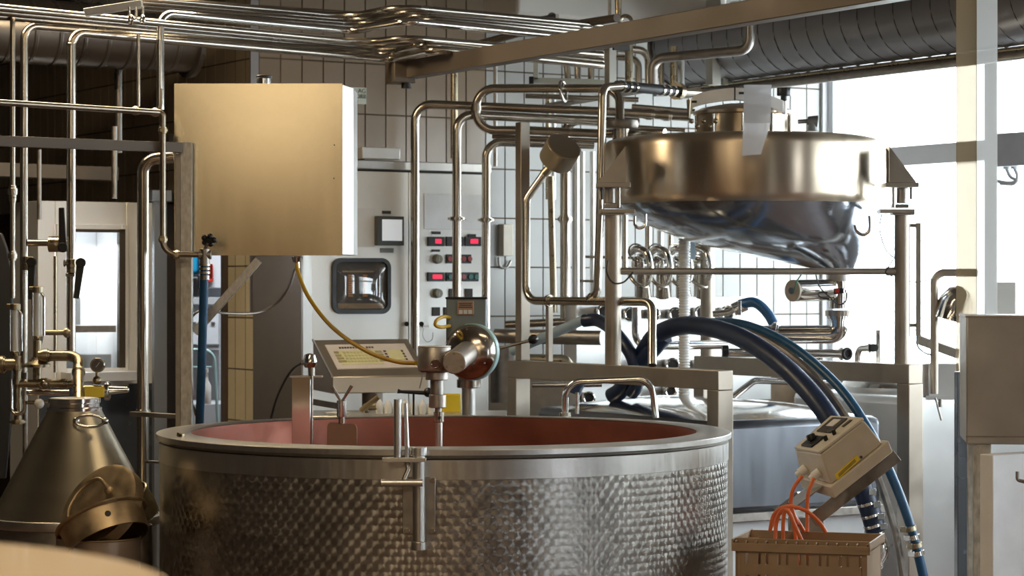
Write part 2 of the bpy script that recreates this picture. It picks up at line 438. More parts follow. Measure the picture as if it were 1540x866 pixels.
# ============================================================ the big vat
VC = Vector((-.257, 9.0, 0)); VR = 1.075; ZR = 1.010
vat = thing('cheese_vat', 'huge round open vat with swirl-polished steel side and copper-lined inside', 'vat', (VC.x, VC.y, 0))
def swirl():
    m, nt, b = new_mat('engine turned steel')
    N, L = nt.nodes, nt.links
    def mth(op, a, b_=None):
        n = N.new('ShaderNodeMath'); n.operation = op
        for i, x in enumerate((a, b_)):
            if x is None: continue
            if isinstance(x, (int, float)): n.inputs[i].default_value = x
            else: L.new(x, n.inputs[i])
        return n.outputs[0]
    uv = N.new('ShaderNodeUVMap'); uv.uv_map = 'UVMap'
    sp = N.new('ShaderNodeSeparateXYZ'); L.new(uv.outputs[0], sp.inputs[0])
    nzc = N.new('ShaderNodeTexNoise'); nzc.inputs['Scale'].default_value = 7; nzc.noise_dimensions = '2D'; L.new(uv.outputs[0], nzc.inputs['Vector'])
    jit = 0.0
    wd = .042; h = wd * .62
    v = mth('DIVIDE', mth('ADD', sp.outputs[1], jit), h); row = mth('FLOOR', v); v1 = mth('FRACT', v)
    u = mth('ADD', mth('DIVIDE', sp.outputs[0], wd), mth('MULTIPLY', mth('MODULO', row, 2.0), .5))
    u1 = mth('SUBTRACT', mth('FRACT', u), .5); u2 = mth('SUBTRACT', mth('FRACT', mth('ADD', u, .5)), .5)
    x1 = mth('MULTIPLY', u1, wd); y1 = mth('MULTIPLY', v1, h)
    x2 = mth('MULTIPLY', u2, wd); y2 = mth('MULTIPLY', mth('SUBTRACT', v1, 1.0), h)
    d1 = mth('SQRT', mth('ADD', mth('MULTIPLY', x1, x1), mth('MULTIPLY', y1, y1)))
    ins = mth('LESS_THAN', d1, wd * .53)
    def mixf(a, b_):
        return mth('ADD', mth('MULTIPLY', a, ins), mth('MULTIPLY', b_, mth('SUBTRACT', 1.0, ins)))
    x = mixf(x1, x2); y = mixf(y1, y2)
    # per-disc number
    cid = N.new('ShaderNodeCombineXYZ'); L.new(mth('FLOOR', mixf(u, mth('ADD', mth('DIVIDE', sp.outputs[0], wd), mth('MULTIPLY', mth('MODULO', mth('ADD', row, 1.0), 2.0), .5)))), cid.inputs[0]); L.new(mixf(row, mth('ADD', row, 1.0)), cid.inputs[1])
    wn = N.new('ShaderNodeTexWhiteNoise'); wn.noise_dimensions = '2D'; L.new(cid.outputs[0], wn.inputs['Vector'])
    geo = N.new('ShaderNodeTexCoord')
    rad = N.new('ShaderNodeVectorMath'); rad.operation = 'MULTIPLY'; rad.inputs[1].default_value = (1, 1, 0); L.new(geo.outputs['Object'], rad.inputs[0])
    crs = N.new('ShaderNodeVectorMath'); crs.operation = 'CROSS_PRODUCT'; crs.inputs[0].default_value = (0, 0, 1); L.new(rad.outputs[0], crs.inputs[1])
    nrm = N.new('ShaderNodeVectorMath'); nrm.operation = 'NORMALIZE'; L.new(crs.outputs[0], nrm.inputs[0])
    s1 = N.new('ShaderNodeVectorMath'); s1.operation = 'SCALE'; L.new(nrm.outputs[0], s1.inputs[0]); L.new(x, s1.inputs['Scale'])
    s2 = N.new('ShaderNodeCombineXYZ'); L.new(y, s2.inputs[2])
    ad = N.new('ShaderNodeVectorMath'); ad.operation = 'ADD'; L.new(s1.outputs[0], ad.inputs[0]); L.new(s2.outputs[0], ad.inputs[1])
    tn = N.new('ShaderNodeVectorMath'); tn.operation = 'NORMALIZE'; L.new(ad.outputs[0], tn.inputs[0])
    L.new(tn.outputs[0], b.inputs['Tangent'])
    b.inputs['Metallic'].default_value = 1; b.inputs['Anisotropic'].default_value = .78
    rg = N.new('ShaderNodeMapRange'); rg.inputs['To Min'].default_value = .31; rg.inputs['To Max'].default_value = .39; L.new(wn.outputs['Value'], rg.inputs['Value']); L.new(rg.outputs[0], b.inputs['Roughness'])
    nz = N.new('ShaderNodeTexNoise'); nz.inputs['Scale'].default_value = 5; nz.inputs['Detail'].default_value = 5; L.new(geo.outputs['Object'], nz.inputs['Vector'])
    cr = N.new('ShaderNodeMapRange'); cr.inputs['To Min'].default_value = .34; cr.inputs['To Max'].default_value = .60; L.new(nz.outputs['Fac'], cr.inputs['Value'])
    dm = mth('MULTIPLY', cr.outputs[0], mth('ADD', mth('MULTIPLY', wn.outputs['Value'], .25), .82))
    sc2 = N.new('ShaderNodeVectorMath'); sc2.operation = 'SCALE'; sc2.inputs[0].default_value = (1, .95, .88); L.new(dm, sc2.inputs['Scale']); L.new(sc2.outputs[0], b.inputs['Base Color'])
    # each disc is a hair's breadth dished: relief only, to break the reflection
    bp = N.new('ShaderNodeBump'); bp.inputs['Strength'].default_value = .0; bp.inputs['Distance'].default_value = .0010
    dd = mth('SQRT', mth('ADD', mth('MULTIPLY', x, x), mth('MULTIPLY', y, y)))
    L.new(mth('MULTIPLY', dd, 36.0), bp.inputs['Height']); L.new(bp.outputs[0], b.inputs['Normal'])
    return m
SW = swirl()
seg = 160
mb = MB().lathe([(VR, .12), (VR, .905)], VC, seg)
side = mb.build('side_wall', SW, vat)
uvl = side.data.uv_layers.new(name='UVMap')
for poly in side.data.polygons:
    aa = []
    for li in poly.loop_indices:
        co = side.data.vertices[side.data.loops[li].vertex_index].co
        aa.append((li, math.atan2(co.y, co.x), co.z))
    hi = max(a for _, a, _ in aa); lo = min(a for _, a, _ in aa)
    for li, a, z in aa:
        if hi - lo > PI and a < 0: a += 2 * PI
        uvl.data[li].uv = ((a + 4) * VR + 3, z)
MB().lathe([(VR, .905), (VR + .003, .906), (VR + .003, .972), (VR - .008, .974)], VC, seg).build('upper_band', STEELB, vat)
MB().lathe([(.975, .985), (.962, .998), (.958, ZR - .003), (.966, ZR + .001), (1.068, ZR - .002), (VR + .012, ZR - .003), (VR + .014, ZR - .005), (VR + .014, ZR - .022), (VR + .006, ZR - .024), (VR - .006, ZR - .034)], VC, seg).build('rim_flange', STEELB, vat)
MB().lathe([(.9585, 1.004), (.955, .985), (.950, .60), (.90, .42), (.72, .30), (.45, .24), (.05, .22), (0, .22)], VC, seg).build('copper_lining', COPPER, vat)
MB().lathe([(VR - .06, 0), (VR - .04, .02), (VR - .03, .12), (VR, .125)], VC, seg).build('plinth', STEELD, vat)
# seam clips on the rim
MB().bar(P(268, 653, 8.6), P(276, 655, 8.58), .016, .014).build('seam_clip', BRASS, vat, .002)

# tap and clamp bracket on the vat's front
YF = 7.86
tap = thing('vat_clamp', 'steel vat clamp with upright pipe, cross handle and two rods on vat front', 'clamp', P(630, 826, YF))
mb = MB().cyl(P(630, 684, YF), P(630, 817, YF), S(9.3, YF)); mb.build('upright_tube', STEELB, tap)
MB().cyl(P(630, 672, YF), P(630, 685, YF), S(12, YF)).build('top_cap', STEELB, tap, .002)
MB().cyl(P(630, 814, YF), P(630, 827, YF), S(11, YF)).build('bottom_cap', STEELB, tap, .002)
MB().box(P(630, 760, YF + .045), (S(50, YF), .008, S(86, YF))).build('backing_plate', STEELD, tap, .002)
for a, b in ((612, 722), (650, 722), (612, 798), (650, 798)):
    MB().cyl(P(a, b, YF + .044), P(a, b, YF + .030), S(4, YF), seg=12).build('bolt', STEEL, tap, .001)
MB().bar(P(575, 691, YF - .02), P(641, 691, YF - .02), .05, S(6, YF)).build('cross_plate', STEELB, tap, .001)
MB().cyl(P(573, 726, YF - .055), P(636, 726, YF - .055), S(5.2, YF)).build('cross_handle', STEELB, tap, .001)
MB().cyl(P(598, 600, YF - .02), P(598, 688, YF - .02), S(5.8, YF)).build('thick_rod', STEELB, tap, .001)
MB().cyl(P(610, 606, YF - .01), P(613, 700, YF - .01), S(2.6, YF), S(4, YF)).build('thin_rod', STEELB, tap, .001)
MB().tube([P(611, 692, YF - .02), P(614, 706, YF - .03), P(607, 722, YF - .05)], S(3.5, YF), 10, .01).build('crank_link', STEELD, tap)

# ============================================================ stirrer drive head over the vat
YS = 8.95
dr = thing('stirrer_drive', 'stirrer drive head with grey-teal motor box, polished dish and round gearbox over the vat', 'machine', P(705, 640, 9.6))
MB().box(P(702, 487, 9.42), (S(60, 9.42), .20, S(78, 9.42))).build('motor_box', TEAL, dr, .006)
MB().box(P(702, 448, 9.42), (S(62, 9.42), .21, S(3, 9.42))).build('box_lid', BLACK, dr, .002)
npl = MB().box(P(700, 463, 9.315), (S(25, 9.31), .004, S(21, 9.31))).build('name_plate', mat('bronze name plate', (.42, .27, .19), .45, .4), dr, .001)
for i, (wd, dy) in enumerate(((20, -7), (18, -4), (21, -1))):
    MB().box(P(700, 463 + dy, 9.311), (S(wd, 9.31), .003, S(1.2, 9.31))).build('print_line', INK, npl)
for i, dx in enumerate((-7, 0, 7)):
    MB().box(P(700 + dx, 469, 9.311), (S(5.5, 9.31), .003, S(6, 9.31))).build('print_field', PAPER, npl)
ax = (P(700, 530, 9.15) - P(722, 522, 9.42)).normalized()
ax = Vector((-.36, -.93, .03)).normalized()
dc = P(706, 529, 9.30)
prof = [(.001, -.052), (.03, -.051), (.06, -.045), (.085, -.034), (.100, -.018), (.108, 0), (.108, .008)]
MB().lathe([(r, -z) for r, z in prof], dc - ax * .0, 64, ax).build('polished_dish', mat('mirror bronze dish', (.58, .51, .44), .15, 1, .05, 5), dr)
MB().lathe([(.104, -.005), (.113, -.01), (.114, -.035), (.104, -.06), (.05, -.062)], dc, 64, ax).build('teal_backplate', TEALL, dr)
for k in range(6):
    e = MB().ring(dc + ax * .030, ax, .088, 6)[k]
    MB().cyl(e - ax * .01, e + ax * .004, .0035, seg=8).build('dish_screw', STEELD, dr)
g0 = P(683, 545, 8.85); g1 = dc + ax * .02 + Vector((0, 0, .0))
MB().cyl(g0, g1, S(17.5, 8.98), S(17.5, 9)).build('arm_housing', mat('cast aluminium', (.46, .41, .36), .42, .9, .12, 40, bump=.05), dr, .004)
CAST = MATS['cast aluminium']
MB().cyl(g1 - ax * .035, g1 - ax * .02, S(20, 9)).build('arm_collar', STEEL, dr, .002)
gx = (g1 - g0).normalized()
for k in range(3):
    e = MB().ring(g0, gx, S(13, 9), 3)[k]
    MB().cyl(e - gx * .003, e + gx * .01, .005, seg=10).build('cap_screw', STEELD, dr)
gc = P(653, 541, YS)
MB().lathe([(0, -.047), (.050, -.047), (.060, -.040), (.063, -.028), (.063, .046), (.060, .050), (0, .050)], gc, 48).build('gearbox', CAST, dr)
MB().cyl(gc + Vector((0, 0, .050)), gc + Vector((.0, 0, .053)), .064).build('gearbox_lid', WHITE, dr)
MB().cyl(P(655, 547, YS - .058), P(655, 547, YS - .068), S(7, YS), seg=20).build('oil_plug', mat('rusty red plug', (.12, .035, .025), .5), dr, .001)
MB().torus(P(655, 547, YS - .066), (0, 1, 0), S(6, YS), .003, 24, 8).build('plug_ring', STEEL, dr)
MB().cyl(P(657, 559, YS), P(657, 571, YS), S(17, YS)).build('output_collar', CAST, dr, .002)
MB().cyl(P(657, 571, YS), P(657, 596, YS), S(10, YS)).build('shaft_coupling', STEELD, dr, .002)
MB().cyl(P(658, 593, YS), P(658, 613, YS), S(13, YS)).build('knurled_nut', CAST, dr, .003)
MB().cyl(P(659, 613, YS), P(659, 622, YS), S(5, YS)).build('neck', STEELD, dr)
MB().cyl(P(660, 619, YS), P(660, 635, YS), S(8, YS)).build('lower_coupling', STEEL, dr, .002)
MB().cyl(P(660, 630, YS), P(660, 860, YS), S(5.5, YS)).build('stirrer_shaft', STEELB, dr)
MB().cyl(P(661, 628, YS - .022), P(661, 628, YS - .027), S(2.5, YS), seg=12).build('set_screw', BLACK, dr)
yp = 10.30
MB().cyl(P(705, 570, yp), P(705, 583, yp), S(18, yp)).build('post_collar', STEEL, dr, .003)
MB().cyl(P(705, 583, yp), Vector((P(705, 583, yp).x, yp, 0)), S(10.5, yp)).build('post', STEELB, dr)
MB().bar(P(705, 560, yp), P(706, 545, 9.44), .09, .07).build('post_bracket', STEELD, dr, .004)
a, b = P(750, 524, 9.5), P(797, 512, 9.5)
MB().cyl(a, b, .006, seg=12).build('lever_rod', STEELD, dr)
MB().ball(P(802, 510, 9.5), S(7.5, 9.5)).build('lever_ball', BLACK, dr)
MB().cyl(P(795, 513, 9.5), P(798, 512, 9.5), .011, seg=14).build('ball_neck', BLACK, dr)
MB().tube(spline([P(677, 478, 9.33), P(668, 476, 9.25), P(657, 481, 9.2), P(655, 489, 9.2), P(664, 492, 9.22), P(676, 490, 9.3)]), .007, 10).build('yellow_cable_loop', YEL, dr)

# yellow hose
one('yellow_hose', 'thin yellow hose drooping from the steel box down to the stirrer gearbox', 'hose',
    MB().tube(spline([P(446, 396, 9.72), P(449, 412, 9.7), P(463, 445, 9.6), P(490, 482, 9.5), P(522, 510, 9.35), P(560, 532, 9.2), P(598, 544, 9.1), P(626, 546, 9.0)]), S(3.2, 9.4), 12), YEL)

# sensor on a bent plate over the rim
ys = 9.64
sn = thing('level_sensor', 'sensor head on a bent steel bracket plate hooked over the vat rim at left', 'sensor', P(455, 662, ys))
MB().box(P(453, 636, ys - .04), (S(28, ys), .012, S(140, ys))).build('bracket_plate', STEELP, sn, .002)
MB().box(P(461, 566, ys - .02), (S(48, ys), .06, S(2.5, ys))).build('top_shelf', STEELB, sn, .001)
MB().cyl(P(469, 556, ys - .06), P(469, 690, ys - .06), S(1.8, ys), seg=10).build('probe_rod', STEEL, sn)
MB().lathe([(0, -.02), (.020, -.018), (.030, .0), (.030, .006), (.022, .034), (.006, .040), (0, .04)], P(466, 546, ys - .06), 24).build('sensor_head', STEELP, sn)
MB().cyl(P(468, 550, ys - .06), P(469, 565, ys - .06), .014, seg=12).build('head_nut', STEEL, sn)
MB().cyl(P(462, 543, ys - .06), P(453, 546, ys - .06), .010, seg=12).build('cable_gland', STEELD, sn)
MB().tube(spline([P(453, 546, ys - .06), P(440, 555, 9.75), P(427, 575, 9.9), P(415, 602, 10.1), P(405, 640, 10.3)]), .005, 8).build('sensor_cable', RUBBER, sn)

# paddle with wing handles
yw = 9.72
pd = thing('skimmer_paddle', 'small brown paddle plate with forked wing handle standing in the vat', 'paddle', P(514, 680, yw))
pts = [P(492, 690, yw), P(492, 642, yw), P(494, 637, yw), P(498, 635, yw), P(531, 637, yw), P(535, 639, yw), P(537, 644, yw), P(537, 690, yw)]
MB().plate(pts, (0, .01, 0)).build('paddle_plate', mat('brown copper plate', (.30, .19, .13), .4, .7), pd, .001)
MB().cyl(P(514, 637, yw), P(514, 622, yw), S(5, yw)).build('stem', STEEL, pd)
MB().cyl(P(514, 627, yw), P(514, 602, yw), S(7.5, yw)).build('hub', STEELP, pd, .002)
MB().cyl(P(513, 604, yw), P(499, 581, yw), S(2, yw), S(2.6, yw), 12).build('wing_handle', STEELP, pd)
MB().cyl(P(514, 604, yw), P(529, 580, yw), S(2, yw), S(2.6, yw), 12).build('wing_handle', STEELP, pd)
MB().bar(P(470, 604, yw + .1), P(510, 611, yw + .02), .012, S(9, yw)).build('side_arm', STEELD, pd, .001)

# bent tube handle on the rim
yh = 10.08
hd = thing('grab_rail', 'bent polished tube handle rising from the back rim of the copper vat', 'handle', P(850, 626, yh))
MB().tube([P(850, 626, yh), P(850, 574, yh), P(980, 569, yh - .05), P(986, 628, yh - .05)], S(5, yh), 16, S(26, yh)).build('tube', STEELP, hd)
MB().cyl(P(850, 620, yh), P(850, 626, yh), S(9, yh)).build('foot', STEEL, hd, .001)
MB().cyl(P(868, 622, yh + .1), P(868, 590, yh + .1), S(3, yh), seg=12).build('inner_stay', STEELP, hd)

# ============================================================ hanging steel box, its frame, hose and valve
YB = 9.70
bx = thing('steel_tank_box', 'big square brushed steel box hanging above the left side of the vat', 'tank', P(390, 385, YB))
x0, x1 = P(262, 0, YB).x, P(515, 0, YB).x; z0, z1 = P(0, 384, YB).z, P(0, 125.5, YB).z
nn = 24; vs = []
for i in range(nn + 1):
    for j in range(nn + 1):
        a, b = i / nn, j / nn
        vs.append(Vector((x0 + (x1 - x0) * a, YB - .0045 * (1 - (2 * a - 1) ** 2) * (1 - (2 * b - 1) ** 2), z0 + (z1 - z0) * b)))
fs = [(i * (nn + 1) + j, (i + 1) * (nn + 1) + j, (i + 1) * (nn + 1) + j + 1, i * (nn + 1) + j + 1) for i in range(nn) for j in range(nn)]
m_ = len(vs); vs += [v + Vector((0, .012, 0)) if True else v for v in vs]
fs += [tuple(x + m_ for x in reversed(f)) for f in fs]
rim = [i * (nn + 1) for i in range(nn + 1)] + [nn * (nn + 1) + j for j in range(1, nn + 1)] + [i * (nn + 1) + nn for i in range(nn - 1, -1, -1)] + [j for j in range(nn - 1, 0, -1)]
fs += [(rim[k], rim[(k + 1) % len(rim)], rim[(k + 1) % len(rim)] + m_, rim[k] + m_) for k in range(len(rim))]
MB().add(vs, fs).build('front_plate', BOXG, bx)
e = .042
mb = MB()
xa, xb = x0 + .01, x1
vs = [Vector((xa, YB + .012, z0 + .004)), Vector((xb, YB + .012, z0 + .004)), Vector((xb + e, YB + .05, z0 + .004)), Vector((xb + e, YB + .30, z0 + .004)), Vector((xa, YB + .30, z0 + .004))]
top = [v + Vector((0, 0, z1 - z0 - .008)) for v in vs]; top[2] = top[2] - Vector((0, 0, .012)); top[3] = top[3] - Vector((0, 0, .012))
mb.add(vs + top, [(0, 1, 2, 3, 4), (9, 8, 7, 6, 5)] + [(k, (k + 1) % 5, 5 + (k + 1) % 5, 5 + k) for k in range(5)])
mb.build('box_body', STEELW, bx, .001)
c = P(397, 120, YB + .15)
f = MB().cyl(c - Vector((0, 0, .02)), c + Vector((0, 0, .006)), .030).build('filler_neck', STEELP, bx, .001)
MB().cyl(c + Vector((0, 0, .006)), c + Vector((0, 0, .018)), .034).build('filler_cap', BLACK, bx, .003)
c = P(447, 386, YB + .03)
MB().cyl(c, c - Vector((0, 0, .022)), .024, .018).build('outlet_flange', STEEL, bx, .001)
MB().cyl(c - Vector((0, 0, .02)), c - Vector((0, 0, .045)), .011).build('outlet_nozzle', STEELP, bx)
for (a, b) in ((348, 192), (502, 268), (503, 218), (340, 330), (414, 345), (298, 228)):
    MB().cyl(P(a, b, YB), P(a, b, YB - .002), .003, seg=8).build('rivet', STEELD, bx)

YPst = 9.66
fr0 = thing('box_support_frame', 'mottled steel post with cross rail and slanted strut carrying the steel box', 'frame', Vector((P(279, 600, YPst).x, YPst, 0)))
px_ = P(281, 214, YPst)
MB().box((px_.x, YPst, px_.z / 2), (S(17, YPst), .045, px_.z)).build('post', GALV, fr0, .002)
MB().box((P(268, 0, YPst).x, YPst + .012, px_.z / 2 - .02), (S(9, YPst), .02, px_.z - .05)).build('post_flange', STEELD, fr0, .002)
hh = H(YPst - .04, [(272, 222), (-60, 210)])
MB().bar(hh[0], hh[1], .03, S(15, 9.7)).build('cross_rail', BEAM, fr0, .002)
MB().bar(P(389, 391, YPst + .05), P(293, 500, YPst + .05), .035, S(12, 9.9)).build('slanted_strut', GALV, fr0, .002)
MB().box(P(258, 208, YPst - .02), (.02, .02, .03)).build('rail_clip', BLACK, fr0)

# water line with star knob valve and blue hose
YV = 9.54
r_ = S(5, YV)
wl = thing('water_line', 'thin old pipe running right then down beside the box to a valve with black star knob', 'pipe', P(300, 395, YV))
pts = H(YV, [(240, 169), (-50, 151)])
MB().tube([pts[1], pts[0], P(245, 172, YV), P(245, 382, YV), P(312, 383, YV)], S(4.5, YV), 16, .055).build('tube', mat('dark worn pipe', (.36, .31, .25), .34, 1, .25, 16), wl)
for (a, b, k, rr) in ((204, 166.5, 'x', 6), (233, 169, 'x', 6), (245, 196, 'z', 6), (245, 360, 'z', 6), (266, 383, 'x', 6)):
    c = P(a, b, YV); d = Vector((.013, 0, 0)) if k == 'x' else Vector((0, 0, .013))
    MB().cyl(c - d, c + d, S(rr, YV), seg=14).cyl(c - d * .5, c + d * .5, S(rr + 1.2, YV), seg=6).build('pipe_nut', BRASS, wl, .001)
tv = MB().cyl(P(298, 383, YV), P(318, 383, YV), S(7, YV)).cyl(P(308, 374, YV), P(308, 400, YV), S(7.5, YV)).build('tap_body', STEELD, wl, .002)
MB().cyl(P(308, 376, YV), P(313, 364, YV - .02), .008, seg=12).build('tap_stem', STEEL, tv)
kc = P(314, 361, YV - .02)
kb = MB().cyl(kc + Vector((0, -.008, -.008)), kc + Vector((0, .008, .008)), .016)
for k in range(5):
    a = 2 * PI * k / 5
    e = kc + Vector((math.cos(a), -.6 * math.sin(a), .75 * math.sin(a))) * .021
    kb.ball(e, .0125, 12)
kb.build('star_knob', BLACK, tv)
bh = thing('blue_hose', 'straight blue hose hanging from the star knob tap down into the vat edge', 'hose', P(302, 640, YV))
MB().tube([P(308, 400, YV), P(307, 420, YV), P(303, 560, YV + .05), P(300, 640, YV + .3)], S(6.6, YV), 18, .1).build('tube', BLUE, bh)
q = MB()
for yy in (398, 404, 410): q.cyl(P(308, yy - 2, YV), P(308, yy + 2, YV), S(8.4, YV), seg=20)
q.build('hose_collar', BRASS, bh, .001)
MB().cyl(P(308, 414, YV), P(308, 421, YV), S(7.5, YV), seg=20).build('hose_clip', STEELD, bh, .001)
one('red_white_cable', 'thin red cable hanging down along the mottled steel post', 'cable', MB().tube(spline([P(262, 310, 9.82), P(270, 340, 9.82), P(283, 385, 9.80), P(287, 440, 9.80), P(286, 500, 9.80), P(289, 560, 9.80), P(290, 600, 9.80)]), .004, 8), REDM)
one('grey_cable_loop', 'grey cable running from the tap down beside the blue hose', 'cable', MB().tube(spline([P(445, 402, 9.95), P(430, 440, 9.95), P(395, 468, 9.95), P(340, 471, 9.8), P(303, 466, 9.75), P(281, 490, 9.75), P(277, 530, 9.75), P(283, 580, 9.75), P(295, 625, 9.78)]), .0055, 8), STEELD)
one('red_hang_tag', 'small red tag hanging beside the blue hose end', 'tag', MB().box(P(317, 408, YV + .05), (S(5, YV), .004, S(22, YV))), REDM)

# ============================================================ upper pipe bundles
lab = ['brightest and topmost of the three long front pipes bending under the ceiling', 'second long front ceiling pipe just below the bright top one', 'third long front ceiling pipe counted from the bright top one']
for i in range(3):
    y = 6.6 * i
    q = H(9.75, [(-60, 2 + 12)])
    pts = H(9.6, [(-60, 6), (545, 58)])
    z = pts[0].z
    def L_(a, b):
        return P(a, b, (z - CZ) * F / (CY - b))
    pts = [L_(-60, 6 + y), L_(549 + 11 * i, 64 + y * .9), L_(610 + 13 * i, 57 + y * .62), L_(905, 82 + y * .5)]
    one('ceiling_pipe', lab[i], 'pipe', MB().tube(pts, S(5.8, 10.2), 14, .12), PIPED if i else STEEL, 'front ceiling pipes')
lab = ['topmost pipe of the rear ceiling bundle', 'second pipe of the rear ceiling bundle', 'third pipe of the rear ceiling bundle', 'lowest pipe of the rear ceiling bundle above the tiles']
for i in range(4):
    y = 5.6 * i
    z = H(10.6, [(235, 2)])[0].z
    def L2(a, b):
        return P(a, b, (z - CZ) * F / (CY - b))
    pts = [L2(200, -4 + y), L2(525 + 10 * i, 25 + y), L2(600 + 18 * i, 10 + y), L2(905, 38 + y * .9)]
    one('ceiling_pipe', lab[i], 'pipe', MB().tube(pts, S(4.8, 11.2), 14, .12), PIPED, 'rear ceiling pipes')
one('ceiling_pipe', 'short pipe with an elbow dropping beside the left duct into the thin pipe pair', 'pipe', MB().tube([P(241, 165, 10.3), P(241, 19, 10.3), P(528, 47, 11.05), P(612, 32, 10.65), P(905, 60, 11.45)], S(6, 10.3), 16, S(22, 10.3)), STEELP)
hb = thing('pipe_hanger', 'pale steel hanger rail with hooks above the brightest ceiling pipe', 'bracket', P(205, 30, 9.9))
MB().bar(P(128, 19, 9.9), P(214, 6, 9.9), .05, S(11, 9.9)).build('rail', STEELW, hb, .002)
for a in (195, 205, 215):
    MB().cyl(P(a, 10, 9.85), P(a, 30, 9.85), .006, seg=10).build('rod', STEELP, hb)
for a in (197, 214):
    MB().torus(P(a, 30, 9.80), (.8, .5, 0), S(6, 9.8), .006, 20, 8).build('hook', STEELP, hb)

# ============================================================ left wall pipes
YL = 10.15
def vpipe(label, px, y0, y1, w, Y, m=None, rings=(), top=None, bot=None, fl=22, **k):
    pts = [P(px, y1, Y), P(px, y0, Y)]
    if top: pts.append(P(top[0], top[1], Y + (top[2] if len(top) > 2 else 0)))
    if bot: pts = [P(bot[0], bot[1], Y)] + pts
    rr = [(1 if bot else 0, (y1 - yy) / (y1 - y0), kk, S(ln, Y)) for yy, kk, ln in rings]
    return pipe(label, pts, S(w / 2, Y), m, S(fl, Y), rr, **k)
vpipe('thin upright pipe at far left ending in a small valve', 19, 20, 448, 8, YL - .1, rings=((288, 1.9, 10), (300, 1.4, 6), (385, 1.8, 8)))
def lv(z, a, b): return P(a, b, (z - CZ) * F / (CY - b))
z_ = P(36, 38, YL).z
pipe('second upright pipe from the left, bending right under the ceiling', [P(36, 600, YL), P(36, 38, YL), lv(z_, 575, 82), lv(z_, 640, 67), lv(z_, 905, 92)], S(6, YL), STEEL, S(22, YL))
z_ = P(107, 48, YL).z
pipe('upright pipe left of the glass door, bending right under the ceiling', [P(107, 540, YL), P(107, 48, YL), lv(z_, 588, 89), lv(z_, 655, 74), lv(z_, 905, 98)], S(7, YL), STEEL, S(22, YL), ((0, .963, 1.06, .006),))
vpipe('very thin upright pipe beside the left duct end', 208, 52, 160, 6, YL + .1)
vpipe('upright pipe with an elbow into the old water line', 240, 60, 160, 9, YL - .3, bot=(236, 168))
vpipe('thick tall pipe with elbow between glass door and steel post', 215, 240, 740, 18, 10.0, top=(262, 236), rings=((620, 1.35, 5),))
one('pipe_stay', 'small horizontal stay holding the thick tall pipe to the post', 'bracket', MB().bar(P(196, 622, 9.93), P(268, 626, 9.85), .02, S(7, 10)), STEELD, bevel=.002)
one('pipe_stay', 'thin lower stay between the thick tall pipe and the vat', 'bracket', MB().cyl(P(222, 694, 10.0), P(240, 695, 9.9), .006, seg=10), STEELD)
vpipe('grimy thin pipe behind the left uprights', 59, 225, 330, 7, 11.3, STEELD)
vpipe('grimy pipe above the glass door', 172, 190, 298, 9, 11.6, STEELD)
vpipe('dark pipe running up beside the left duct', 178, 95, 230, 12, 12.0, DUCTD)
vpipe('slim pipe from the lever valve down to the lower pipework', 83, 385, 560, 5, YL + .05, BRASS)
# tray above the glass door
struct('trim_5', MB().bar(P(-40, 254, 12.1), P(172, 262, 12.5), .12, S(20, 12.3)), mat('grimy cable tray', (.17, .14, .11), .5, .5))

# lever valves
def lever(label, c, axis, handle, Y, body=.030, m=BRASS):
    t = thing('lever_valve', label, 'valve', P(c[0], c[1] + 12, Y), 'black lever valves')
    cc = P(c[0], c[1], Y)
    ax_ = Vector(axis)
    MB().cyl(cc - ax_ * body, cc + ax_ * body, S(12, Y) if abs(ax_.x) > .5 else S(8, Y), seg=20).ball(cc, body * .8, 16).build('valve_body', m, t, .002)
    MB().cyl(cc, cc + Vector((.01, -.05, 0)), .008, seg=12).build('spindle', STEEL, t)
    h0, h1 = P(*handle[0], Y - .05), P(*handle[1], Y - .055)
    d = (h1 - h0)
    sidev = Vector((d.z, 0, -d.x)).normalized()
    w0, w1 = S(handle[2], Y), S(handle[3], Y)
    hp = [h0 + sidev * w0, h0 - sidev * w0, h1 - sidev * w1, h1 + sidev * w1]
    mb = MB().plate(hp, (0, .014, 0)); mb.cyl(h0 + Vector((0, -.002, 0)), h0 + Vector((0, .02, 0)), w0 * 1.25, seg=20)
    mb.build('lever', BLACK, t, .003)
    return t
lever('topmost black lever valve on the short cross pipe', (84, 367), (1, 0, 0), ((94, 372), (92, 312), 6, 4), YL - .02)
lever('black lever valve on the second upright pipe from the left', (42, 396), (0, 0, 1), ((47, 394), (46, 450), 6, 4), YL - .04)
lever('black lever valve on the upright pipe left of the glass door', (108, 400), (0, 0, 1), ((121, 395), (114, 449), 6, 4), YL - .04)
pipe('short cross pipe joining two uprights at the lever valve', [P(42, 365, YL), P(107, 365, YL)], S(5, YL))
one('pipe_stub', 'small clamp stub left of the lever valve on the door side pipe', 'fitting', MB().cyl(P(97, 396, YL - .05), P(106, 396, YL - .05), S(3, YL), seg=12).cyl(P(96, 396, YL - .05), P(98, 396, YL - .05), S(5, YL), seg=12), STEELD, bevel=.001)
one('pipe_stub', 'lower bolt stub left of the door side pipe', 'fitting', MB().cyl(P(99, 413, YL - .02), P(112, 413, YL - .02), S(3, YL), seg=12), STEELD, bevel=.001)

